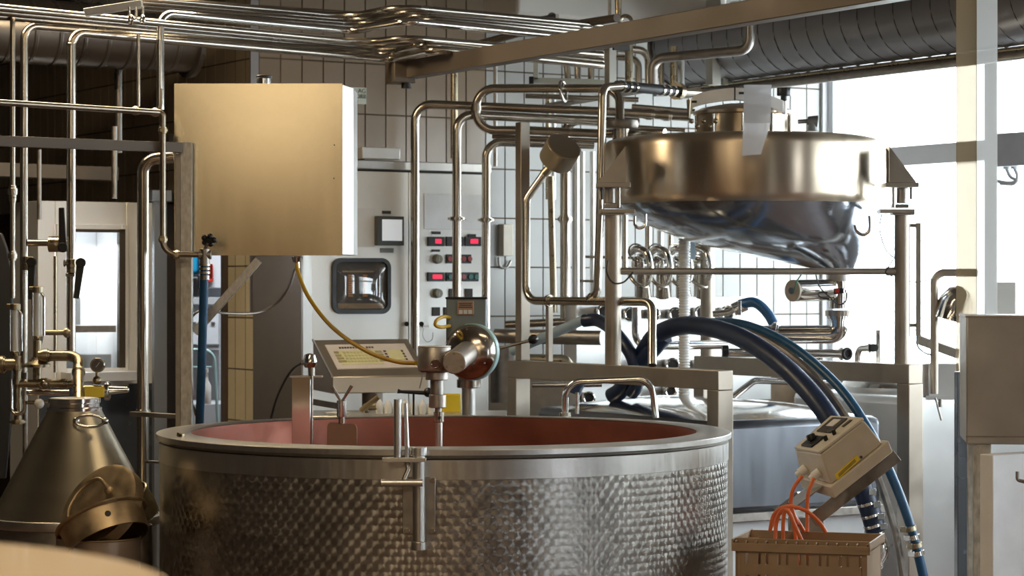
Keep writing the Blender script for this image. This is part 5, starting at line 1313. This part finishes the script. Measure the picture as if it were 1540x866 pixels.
# roof beams
rb_ = thing('roof_beam', 'long taupe square beam slanting under the ceiling above the hopper', 'beam', P(780, 92, 11.9))
zB = 2.60
qa = P(612, 106, (zB - CZ) * F / (433 - 106)); qe = P(1290, -8, (zB - CZ) * F / (433 + 8))
mid = qa.lerp(qe, .53)
dB = (qe - qa).normalized()
MB().bar(qa, qa + dB * ((qe - qa).length + 1.2), .075, .085).build('beam', BEAM, rb_, .003)
sB = P(934, 60, (zB - CZ) * F / (433 - 60)); sB.z = zB
MB().bar(sB - dB * .006, sB + dB * .006, .079, .089).build('splice_gap', DARKSEAM, rb_)
MB().bar(sB - dB * .16 + Vector((0, 0, .05)), sB + dB * .12 + Vector((0, 0, .05)), .11, .012).build('clamp_plate', BRASS, rb_, .002)
for k in (-.13, -.07):
    MB().cyl(sB + dB * k + Vector((.03, -.04, .01)), sB + dB * k + Vector((.03, -.05, .01)), .006, seg=10).build('bolt', BLACK, rb_)
MB().box(qa + Vector((-.03, -.02, -.0)), (.11, .13, .13), m=None, rz=.4).build('wall_bracket', BEAM, rb_, .004)
MB().cyl(qa + Vector((.0, -.05, -.06)), qa + Vector((.0, -.05, -.09)), .025, seg=12).build('bracket_bolt', BLACK, rb_, .002)
for x_, w_, m_, yy in ((917, 5, STEELD, 28), (930, 10, BRASS, 34)):
    one('hanger_rod', 'thin dark hanger rod above the roof beam clamp' if m_ is STEELD else 'copper toned hanger rod above the roof beam clamp', 'rod', MB().cyl(P(x_, yy, 11.45), P(x_, -90, 11.45), S(w_ / 2, 11.4), seg=12), m_)
pipe('dark round bar running up to the roof beam clamp', [P(700, 72, 12.4), P(780, 50, 12.2), P(928, 27, 11.3)], S(6, 12), BEAM, name='round_bar', cat='bar')
one('beam_clamp', 'dark saddle clamp on the roof beam splice', 'clamp', MB().torus(P(941, 33, 11.42), (0, 1, 0), S(9, 11.4), S(3, 11.4), 24, 8), BRASS)
# brackets under the rear pipes
one('pipe_hanger', 'row of small steel clips holding the rear ceiling pipes', 'bracket', MB().bar(P(765, 36, 11.9), P(838, 24, 11.6), .02, .02).ball(P(770, 37, 11.85), .02, 10).ball(P(790, 34, 11.8), .02, 10).ball(P(810, 30, 11.75), .02, 10).ball(P(830, 26, 11.7), .025, 10), STEELP)

# spiral duct
sd = thing('spiral_duct', 'large grey spiral duct running above the windows', 'duct', (1.807, 12.1, 2.69))
s0, s1 = -1.60, 3.1
c0 = Vector((1.807, 12.1, 2.909)) - V * s1; Lg = s1 - s0; rd = .216
# helical seam geometry: rings of points with a ridge that winds round
sgm, pitch, step = 48, .135, .0135
nr = int(Lg / step); vs = []
e1 = U; e2 = Vector((0, 0, 1))
for i in range(nr + 1):
    zz = i * step
    for k in range(sgm):
        a = 2 * PI * k / sgm
        ph_ = ((zz / pitch) + k / sgm) % 1.0
        rr = rd + (.002 if ph_ < .11 else 0)
        vs.append(c0 + V * zz + e1 * (rr * math.cos(a)) + e2 * (rr * math.sin(a)))
MB().add(vs, [(i * sgm + k, i * sgm + (k + 1) % sgm, (i + 1) * sgm + (k + 1) % sgm, (i + 1) * sgm + k) for i in range(nr) for k in range(sgm)]).build('spiral_tube', DUCT, sd, sharp=25)
q = [c0 + V * (i * pitch / 24) + (e1 * math.cos(2 * PI * (i % 24) / 24) + e2 * -math.sin(2 * PI * (i % 24) / 24)) * (rd + .001) for i in range(int(Lg / pitch * 24))]
MB().tube(q, .0026, 5).build('lock_seam', DARKSEAM, sd)
MB().cyl(c0 + V * (Lg - .01), c0 + V * (Lg + .01), rd + .012, seg=56).build('end_cap', DUCTD, sd)
# rail under the duct
for i, (ya, yb, m_, w_, lb) in enumerate(((136, 84, BRASS, 7, 'brown tubular rail just under the spiral duct'), (145, 94, STEELD, 14, 'dark steel rail below the brown rail over the window'))):
    z = CZ + (433 - yb) / F * 11.5
    pa = P(1440, yb, 11.5); 
    one('overhead_rail', lb, 'rail', MB().cyl(pa + V * 2.35 + Vector((0, 0, 0)), pa - V * 2.2, S(w_ / 2, 11.5), seg=16), m_)
pipe('pipe joining the overhead rail above the hopper lid', [P(985, 140, 12.6), P(1090, 138, 12.9)], S(5, 12.7), STEELD)

# ============================================================ manifold behind the frame
Mf = Fr((P(868, 0, 12.2).x, 12.2), AU)
mf = thing('valve_manifold', 'pale steel manifold panel with rows of round ports behind the hopper frame', 'manifold', Mf.px(1000, 610))
MB().fp(Mf, 866, 1160, 446, 606, -.12, 0).build('panel', STEELW, mf, .006)
for (a, b_, rr) in ((900, 468, 11), (940, 472, 11), (975, 472, 10), (1007, 472, 11), (1046, 470, 12), (1085, 470, 12), (905, 562, 9), (935, 560, 9), (965, 548, 12), (1003, 548, 12), (1045, 548, 11), (878, 597, 10), (1000, 587, 10)):
    c = Mf.px(a, b_, 0); k = Vector((-.0, -1, 0)); k = (Mf.o * .9 - U * .35).normalized()
    q = MB().cyl(c, c + k * .12, S(rr * .72, 12.4), seg=20).build('port', STEELD, mf)
    MB().torus(c + k * .12, k, S(rr * .8, 12.4), S(2.3, 12.4), 24, 8).build('port_ring', STEELP, q)
    MB().cyl(c + k * .118, c + k * .122, S(rr * .7, 12.4), seg=20).build('port_hole', DARKSEAM, q)
# valve cluster
for i in range(4):
    x_ = 962 + i * 30; Yv = 12.0 + i * .08
    c = P(x_ + 2, 398, Yv)
    t = thing('manifold_valve', 'chrome curved valve above the manifold, %s' % ['leftmost', 'second from left', 'behind the white corrugated hose', 'rightmost beside the rear post'][i], 'valve', P(x_, 440, Yv), 'clustered chrome valves')
    MB().ball(c, S(15, Yv), 20, (1, 1, 1.15)).build('valve_body', STEELP, t)
    MB().tube(spline([P(x_ - 14, 380, Yv), P(x_ - 4, 374, Yv - .05), P(x_ + 10, 380, Yv - .1), P(x_ + 16, 402, Yv - .12), P(x_ + 14, 420, Yv - .1)]), S(5.5, Yv), 14).build('curved_arm', STEELP, t)
    MB().tube(spline([P(x_ - 20, 404, Yv - .05), P(x_ - 8, 424, Yv - .1), P(x_ + 8, 432, Yv - .1), P(x_ + 14, 424, Yv - .05)]), S(3, Yv), 10).build('lower_arm', STEEL, t)
    MB().cyl(P(x_ + 4, 408, Yv), P(x_ + 6, 446, Yv + .05), S(9, Yv), S(12, Yv), 20).build('valve_foot', STEEL, t)
    MB().torus(P(x_ - 4, 380, Yv - .08), (.4, -.8, .3), S(14, Yv), S(1.2, Yv), 28, 6).build('wire_bail', STEELP, t)
ch_ = thing('corrugated_hose', 'white corrugated hose hanging straight down behind the frame', 'hose', P(1028, 610, 11.6))
prof = []; zA, zBt = P(0, 612, 11.6).z, P(0, 320, 11.6).z; n = 70
for i in range(n):
    z = zA + (zBt - zA) * i / n; h_ = (zBt - zA) / n
    prof += [(S(7.2, 11.6), z), (S(8.8, 11.6), z + h_ * .3), (S(8.8, 11.6), z + h_ * .6), (S(7.2, 11.6), z + h_ * .9)]
MB().lathe(prof, (P(1029, 0, 11.6).x, 11.6, 0), 24).build('tube', WHITE, ch_)
one('pale_blue_strip', 'pale blue strip hanging beside the white corrugated hose', 'strip', MB().box(P(1042, 362, 11.7), (S(7, 11.7), .006, S(56, 11.7))), PALEBLUE)
pipe('pipe bending from upright to level through the manifold area', [P(957, 462, 11.7), P(957, 520, 11.7), P(1092, 518, 11.9)], S(7, 11.7), STEELP, S(20, 11.7))
pipe('thick level tube left behind the square post', [P(745, 505, 12.1), P(905, 508, 11.9)], S(11, 12), STEELD)
pipe('pale blue pipe slanting up into the dark hose', [P(770, 528, 11.95), P(880, 480, 11.75)], S(7.5, 11.8), PALEBLUE)
pipe('long grey tube low behind the square post', [P(760, 488, 12.3), P(880, 482, 12.3)], S(6, 12.3), STEEL)
pipe('lower level tube with a rounded end behind the frame', [P(790, 540, 11.9), P(850, 541, 11.9), P(862, 560, 11.9)], S(8, 11.9), BRASS, S(10, 11.9))
pipe('dark round drum pipe far left behind the frame leg', [P(760, 605, 12.6), P(760, 520, 12.6)], S(22, 12.6), STEELD)
pipe('level steel pipe under the taupe beam', [P(800, 579, 11.9), P(905, 578, 11.9)], S(4, 11.9), STEELP)
pipe('angled polished pipe right of the frame leg', [P(1098, 600, 11.6), P(1135, 572, 11.6), P(1260, 576, 11.6)], S(5, 11.6), STEELP, .04)
one('pipe_plug', 'black cap on the end of a pipe behind the second frame beam', 'cap', MB().cyl(P(1086, 528, 10.9), P(1096, 528, 10.9), S(9, 10.9), seg=20), BLACK, bevel=.004)

# hoses
def hose(label, pts, r, m, seg=18, name='rubber_hose', **k):
    return one(name, label, 'hose', MB().tube(spline([P(*p) for p in pts], 8), r, seg), m, **k)
hose('dark hose arching left of the front hopper post', ((878, 482, 11.5), (900, 482, 11.45), (925, 500, 11.3), (950, 535, 11.2), (958, 575, 11.2), (950, 592, 11.25)), S(10, 11.3), NAVY)
hose('dark blue hose dropping steeply behind the frame beam', ((1000, 505, 11.1), (965, 545, 11.2), (935, 585, 11.3), (920, 596, 11.35)), S(13, 11.2), NAVY)
hose('second dark blue hose dropping behind the frame beam', ((880, 560, 11.7), (868, 580, 11.7), (864, 592, 11.7)), S(10, 11.7), NAVY)
hose('thick dark hose curving over the tank down past the tilted control box', ((965, 535, 11.25), (990, 502, 11.1), (1040, 489, 10.9), (1110, 506, 10.55), (1180, 552, 10.2), (1238, 615, 9.95), (1280, 690, 9.8), (1306, 760, 9.8), (1318, 800, 9.8)), S(15, 10.3), NAVY, 22)
hose('thinner blue hose curving beside the thick dark one to the floor', ((1058, 484, 11.1), (1120, 488, 10.8), (1190, 520, 10.45), (1258, 578, 10.15), (1306, 645, 9.95), (1345, 725, 9.85), (1372, 800, 9.8), (1392, 880, 9.8)), S(7, 10.3), BLUE, 18)
one('guide_strip', 'bent perforated steel strip running between the two curved hoses', 'strip', MB().tube(spline([P(*p) for p in ((1066, 492, 11.0), (1125, 500, 10.7), (1186, 532, 10.4), (1244, 588, 10.1), (1286, 650, 9.93), (1318, 712, 9.85), (1344, 790, 9.8), (1362, 880, 9.8))], 8), S(6, 10.2), 8), STEELD)
hose('short blue hose arched behind the frame with a steel coupling', ((1112, 458, 12.0), (1135, 455, 11.95), (1155, 472, 11.9), (1168, 500, 11.85), (1170, 530, 11.8)), S(8, 11.9), BLUE)
cpl = thing('hose_coupling', 'steel coupling joining a pipe to the short arched blue hose', 'coupling', P(1105, 470, 12.0))
MB().tube([P(1072, 472, 12.0), P(1095, 470, 12.0), P(1112, 460, 12.0)], S(5, 12), 14).build('pipe_end', STEEL, cpl)
MB().cyl(P(1102, 466, 12.0), P(1122, 457, 12.0), S(10, 12)).build('collar', STEELP, cpl, .003)
MB().box(P(1112, 463, 11.95), (S(5, 12), .03, S(22, 12)), rz=0).build('clip', STEELP, cpl, .002)
# clamps and lower elbow of the thick hose
for i, (a, b_) in enumerate(((1297, 738), (1304, 757), (1310, 775), (1314, 790))):
    d_ = (P(1318, 800, 9.8) - P(1300, 745, 9.8)).normalized(); c = P(a, b_, 9.8)
    one('hose_clip', 'steel clip on the thick dark hose, %s' % ['topmost', 'second from the top', 'third from the top', 'lowest'][i], 'clip', MB().cyl(c - d_ * .006, c + d_ * .006, S(16.2, 9.8), seg=28).box(c + Vector((.035, -.035, 0)), (.03, .03, .025)), STEELP, 'clips on the thick hose', bevel=.001)
pipe('polished elbow at the lower end of the thick dark hose', [P(1317, 795, 9.8), P(1326, 828, 9.8), P(1312, 850, 9.8)], S(12, 9.8), STEELP, S(20, 9.8), ((1, .8, 1.25, .015),))
for i, (a, b_) in enumerate(((1368, 795), (1373, 808), (1377, 820), (1380, 832))):
    c = P(a, b_, 9.78); d_ = (P(1392, 880, 9.8) - P(1372, 800, 9.8)).normalized()
    one('hose_clip', 'steel clip on the thin blue hose, %s' % ['topmost', 'second from the top', 'third from the top', 'lowest'][i], 'clip', MB().cyl(c - d_ * .010, c + d_ * .010, S(10.5, 9.8), seg=24).box(c + Vector((-.03, -.02, 0)), (.02, .03, .022)), STEELP if i % 2 else BRASS, 'clips on the thin blue hose', bevel=.001)

# ============================================================ tilted control box on its bracket
cx_ = thing('tilted_control_box', 'tilted beige control box with black knob, display and yellow sticker on a steel bracket', 'control box', P(1260, 780, 9.0))
yf, yb_ = 8.60, 8.84
F1, F2, F3, F4 = P(1234, 683, yf), P(1300, 632, yf), P(1328, 667, yf), P(1251, 729, yf)
B1, B2, B3, B4 = P(1196, 677, yb_), P(1251, 629, yb_), P(1281, 662, yb_), P(1204, 714, yb_)
def hexa(q): return MB().add(q, [(0, 1, 2, 3), (4, 7, 6, 5), (0, 4, 5, 1), (1, 5, 6, 2), (2, 6, 7, 3), (3, 7, 4, 0)])
hexa([F1, F2, F3, F4, B1, B2, B3, B4]).build('housing', BEIGE, cx_, .006)
dn = (F4 - F1).normalized(); el = (F2 - F1).normalized(); er = (F1 - B1).normalized()
def sh_(p, a, b_, c_): return p + el * a + er * b_ + dn * c_
T4 = [sh_(F4, -.012, .012, .0), sh_(F3, .02, .012, .0), sh_(B3, .02, -.008, 0), sh_(B4, -.012, -.008, 0)]
T8 = [p + dn * .045 for p in T4]
hexa([T4[0], T4[1], T8[1], T8[0], T4[3], T4[2], T8[2], T8[3]]).build('base_tray', BEIGE, cx_, .004)
def lid(u, v, h=0): return (B1.lerp(B2, u)).lerp(F1.lerp(F2, u), v) - dn * h
def lidbox(u0, u1, v0, v1, h0, h1): 
    a = [lid(u0, v0, h0), lid(u1, v0, h0), lid(u1, v1, h0), lid(u0, v1, h0)]; b_ = [lid(u0, v0, h1), lid(u1, v0, h1), lid(u1, v1, h1), lid(u0, v1, h1)]
    return hexa([a[0], a[1], a[2], a[3], b_[0], b_[1], b_[2], b_[3]])
lidbox(.0, 1.0, .0, 1.0, .0005, .012).build('lid', mat('beige lid', (.62, .56, .47), .4), cx_, .003)
dsp = lidbox(.50, .93, .15, .62, .012, .016).build('display_window', mat('dark display frame', (.06, .055, .05), .3), cx_, .001)
lidbox(.66, .86, .28, .50, .016, .018).build('display_glass', PANELP, dsp)
lidbox(.70, .90, .72, .80, .012, .014).build('print_line', INK, cx_)
lidbox(.05, .36, .22, .62, .012, .020).build('switch_plate', BLACK, cx_, .002)
kq_ = lid(.22, .40, .02)
MB().cyl(kq_, kq_ - dn * .022, .020, .016, 10).build('rotary_knob', BLACK, cx_, .003)
for u, v in ((.30, .78), (.48, .80)):
    MB().cyl(lid(u, v, .01), lid(u, v, .030), .008, seg=12).build('push_switch', BLACK, cx_, .002)
def frn(u, v, h=.001): return (F1.lerp(F2, u)).lerp(F4.lerp(F3, u), v) + er * h
stq = [frn(.10, .80), frn(.56, .74), frn(.57, .93), frn(.11, .99)]
MB().plate(stq, er * .002).build('yellow_sticker', LAMPY, cx_)
for k in range(3):
    MB().plate([frn(.15, .85 + k * .035, .003), frn(.50, .80 + k * .035, .003), frn(.50, .812 + k * .035, .003), frn(.15, .862 + k * .035, .003)], er * .001).build('print_line', INK, cx_)
MB().cyl(frn(.60, .88, 0), frn(.60, .88, .006), .005, seg=10).build('screw', INK, cx_)
for u in (.25, .72):
    p = (B4.lerp(F4, u) + B1.lerp(F1, u) * .55) / 1.55
    g = MB().cyl(p, p - el * .03, .017, seg=12).cyl(p - el * .026, p - el * .045, .014, .011, 16)
    g.build('cable_gland', WHITE, cx_, .001)
br = [P(1222, 783, 8.62), P(1349, 684, 8.62)]
MB().bar(br[0], br[1], .006, .05, up=(0, 0, 1)).build('bracket_front_flange', STEELD, cx_, .001)
MB().bar(br[0] + Vector((-.06, .14, .045)), br[1] + Vector((-.06, .14, .045)), .22, .005).build('bracket_plate', STEELD, cx_, .001)
MB().bar(P(1204, 744, 8.9), P(1170, 770, 8.95), .03, .03).build('bracket_arm', STEELD, cx_, .001)
MB().box(P(1212, 788, 8.85), (S(52, 8.8), .05, S(22, 8.8))).build('bracket_foot', STEELD, cx_, .003)
pf = P(1200, 800, 8.9)
MB().box((pf.x, 8.9, pf.z / 2), (.05, .05, pf.z)).build('bracket_stand', STEELD, cx_, .003)
# orange cables
orc = 'orange cables of the tilted control box'
def cable(label, pts, r=.0072):
    return one('orange_cable', label, 'cable', MB().tube(spline([P(*p) for p in pts], 8), r, 10), ORANGE, orc)
cable('orange cable from the left gland of the tilted box', ((1206, 716, 8.62), (1193, 735, 8.6), (1190, 760, 8.6), (1200, 790, 8.55)))
cable('orange cable from the right gland of the tilted box', ((1224, 719, 8.58), (1216, 740, 8.57), (1214, 765, 8.57), (1214, 800, 8.55)))
cable('outermost loop of the coiled orange cable bundle above the crate', ((1158, 798, 8.58), (1165, 772, 8.56), (1185, 761, 8.55), (1212, 768, 8.55), (1232, 785, 8.55), (1242, 800, 8.55)))
cable('middle loop of the coiled orange cable bundle above the crate', ((1164, 860, 8.5), (1168, 785, 8.52), (1182, 766, 8.5), (1194, 790, 8.5), (1202, 860, 8.5)))
cable('inner loop of the coiled orange cable bundle above the crate', ((1178, 860, 8.47), (1178, 785, 8.47), (1184, 768, 8.46), (1200, 800, 8.46), (1226, 860, 8.46)))
cable('rear loop of the coiled orange cable bundle above the crate', ((1160, 792, 8.62), (1174, 765, 8.62), (1190, 770, 8.62), (1210, 800, 8.62)))

# ============================================================ crates
def crate(z0, label):
    cf_ = Fr((P(1106, 0, 8.42).x, 8.42), R(-17))
    Lc = cf_.t(1304); Wc, Hc = .34, .325
    t = thing('plastic_crate', label, 'crate', cf_.at(Lc / 2, -Wc / 2, z0), 'stacked tan crates')
    zt_ = z0 + Hc
    MB().fb(cf_, 0, Lc, -Wc, 0, z0, z0 + .012).build('floor_panel', CRATE, t, .002)
    for nm, o0, o1 in (('front_wall', -.008, 0), ('rear_wall', -Wc, -Wc + .008)):
        m_ = MB(); rows_ = ((z0 + .03, z0 + .12), (z0 + .15, z0 + .20), (z0 + .235, z0 + .275))
        zs = [z0]
        for a, b_ in rows_: zs += [a, b_]
        zs += [zt_ - .03]
        for i in range(0, len(zs), 2): m_.fb(cf_, .02, Lc - .02, o0, o1, zs[i], zs[i + 1])
        for a, b_ in rows_:
            x_ = .02; k = 0
            gaps = []
            while x_ < Lc - .05:
                w_ = .034 if k % 2 else .016
                m_.fb(cf_, x_, x_ + w_, o0, o1, a, b_); x_ += w_ + .011; k += 1
            m_.fb(cf_, x_, Lc - .02, o0, o1, a, b_)
        m_.build(nm, CRATE, t)
    for t0_ in (0, Lc - .008):
        MB().fb(cf_, t0_, t0_ + .008, -Wc, 0, z0, zt_ - .03).build('end_wall', CRATE, t)
    m_ = MB()
    for o0, o1 in ((-.03, .012), (-Wc - .012, -Wc + .03)):
        m_.fb(cf_, -.012, Lc + .012, o0, o1, zt_ - .034, zt_ - .026)
        m_.fb(cf_, -.012, Lc + .012, o0 if o0 < -.2 else o1 - .006, o0 + .006 if o0 < -.2 else o1, zt_ - .044, zt_ - .014)
        m_.fb(cf_, -.012, Lc + .012, (o1 - .006) if o0 < -.2 else o0, o1 if o0 < -.2 else o0 + .006, zt_ - .034, zt_)
        k = 0
        while k * .036 < Lc:
            m_.fb(cf_, k * .036, k * .036 + .004, o0, o1, zt_ - .03, zt_ - .006); k += 1
    for t0_ in (-.012, Lc - .03):
        m_.fb(cf_, t0_, t0_ + .042, -Wc - .012, .012, zt_ - .034, zt_ - .026).fb(cf_, t0_ if t0_ < 0 else t0_ + .036, t0_ + .006 if t0_ < 0 else t0_ + .042, -Wc - .012, .012, zt_ - .034, zt_)
    m_.build('ribbed_rim', CRATE, t, .0015)
    for t0_ in (0, Lc - .02):
        for o0 in (-Wc, -.02):
            MB().fb(cf_, t0_, t0_ + .02, o0, o0 + .02, z0, zt_ - .03).build('corner_post', CRATE, t, .004)
crate(0, 'lower tan plastic crate under the slotted one')
crate(.332, 'upper tan slotted plastic crate in front of the tilted control box')

# ============================================================ right edge: steel box on legs, door panel, strips for glass reflections
YR = 8.1
sb = thing('steel_side_box', 'dull steel box on legs at the right edge of the view', 'box', P(1500, 866, YR + .2) * 1)
sb.location.z = 0
Rf = Fr((P(1453, 0, YR).x, YR), R(-8))
MB().fb(Rf, 0, .50, -.45, 0, P(0, 668, YR).z, P(0, 475, YR).z).build('box_body', mat('hazy dull steel', (.50, .48, .45), .36, .6, .18, 5), sb, .006)
MB().fb(Rf, 0, .50, -.45, .002, P(0, 657, YR).z, P(0, 655, YR).z).build('fold_line', STEELD, sb)
MB().fb(Rf, -.003, .503, -.453, .004, P(0, 477, YR).z, P(0, 474, YR).z).build('top_rim', STEELB, sb, .001)
for t0_, o0 in ((.025, -.07), (.42, -.07), (.025, -.44), (.42, -.44)):
    MB().fb(Rf, t0_, t0_ + .06, o0, o0 + .06, 0, P(0, 668, YR).z).build('leg', GALV, sb, .002)
dq = thing('pale_door_panel', 'pale steel cabinet door with a bent hook under the side box', 'cabinet', P(1520, 866, 8.3))
dq.location.z = 0
zpt = P(0, 684, 7.95).z
Rg = Fr((P(1493, 0, 7.95).x, 7.95), R(34))
MB().fb(Rg, 0, .40, -.06, 0, .05, zpt).build('door', mat('pale door paint', (.85, .85, .86), .35, .1), dq, .003)
MB().tube([P(1530, 709, 7.86), P(1530, 722, 7.86), P(1544, 725, 7.86)], .006, 8, .01).build('bent_hook', STEELD, dq)
MB().fb(Rg, .02, .38, -.05, -.01, 0, .05).build('foot', STEELD, dq)
one('dark_column', 'dark blue grey column between the rear tank and the side box', 'post', MB().box((P(1451, 0, 8.75).x, 8.75, .62), (S(27, 8.75), .07, 1.24)), mat('blue grey column paint', (.10, .115, .14), .25, .4, .2, 4), bevel=.003)
ys_ = 8.75
def strip(px0, px1, m_, lb, yy):  # nothing hangs here: glass reflections are built as thin tinted panes
    t = one('reflection_strip', lb, 'reflection', MB().box(((P(px0, 0, yy).x + P(px1, 0, yy).x) / 2, yy, (1.242 + 3.2) / 2), (P(px1, 0, yy).x - P(px0, 0, yy).x, .003, 3.2 - 1.242)), m_, 'glass reflections built as strips at the right')
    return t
strip(1438, 1469, STRIPB, 'amber tinted glass reflection built as a strip beside the window, left of the milky one', 8.74)
strip(1468, 1500, STRIPW, 'milky glass reflection built as a strip right of the amber one', 8.76)
struct('trim_6', MB().box((P(1469, 0, 8.75).x + .2, 8.75, 3.285), (1.2, .06, .17)), FRAME)
# small grey box on window wall
gb = thing('wall_control_box', 'grey electrical box with two cables at the upper right window', 'box', D.px(1518, 248, .1))
MB().fp(D, 1497, 1600, 197, 248, .02, .16).build('housing', mat('grey electrical box', (.34, .34, .37), .4), gb, .005)
for a in (1514, 1526):
    MB().cyl(D.px(a, 247, .1), D.px(a, 254, .1), .02, seg=12).build('cable_gland', mat('grey gland', (.35, .35, .36), .5), gb)
MB().tube(spline([D.px(1514, 254, .1), D.px(1520, 266, .1), D.px(1530, 272, .1), D.px(1516, 275, .1), D.px(1498, 272, .1)]), .010, 8).build('cable', MATS['grey gland'], gb)
MB().tube(spline([D.px(1526, 254, .1), D.px(1530, 264, .1), D.px(1526, 276, .1), D.px(1505, 276, .1)]), .010, 8).build('cable', MATS['grey gland'], gb)
wl2 = thing('white_window_leaf', 'pale narrow panel standing on the window sill behind the side box', 'panel', D.px(1510, 480, .2))
MB().fp(D, 1493, 1527, 524 - 100, 540, .15, .19).build('panel', WHITE, wl2, .004)
fs_ = thing('reflection_sheet', 'milky glare sheet standing for a glass reflection by the hopper lid', 'sheet', P(1130, 233, 10.55))  # a reflection in glass, built as a thin pale sheet
MB().plate([P(1118, 185, 10.58), P(1159, 185, 10.58), P(1144, 232, 10.57), P(1116, 234, 10.57)], (0, .003, 0)).plate([P(1119, 128, 11.0), P(1160, 128, 11.0), P(1159, 185, 10.58), P(1118, 185, 10.58)], (0, .003, .002)).build('sheet', GLARESHEET, fs_)
# small beige intercom on the tiles
ib = thing('beige_wall_box', 'small beige wall box with cable loops on the tiles right of the control cabinet', 'box', A.px(765, 385, .0))
MB().fp(A, 757, 772, 337, 385, 0, .05).build('housing', BEIGE, ib, .004)
MB().tube(spline([A.px(750, 387, .02), A.px(752, 400, .02), A.px(762, 402, .02), A.px(768, 392, .02)]), .008, 8).build('cable', STEELD, ib)
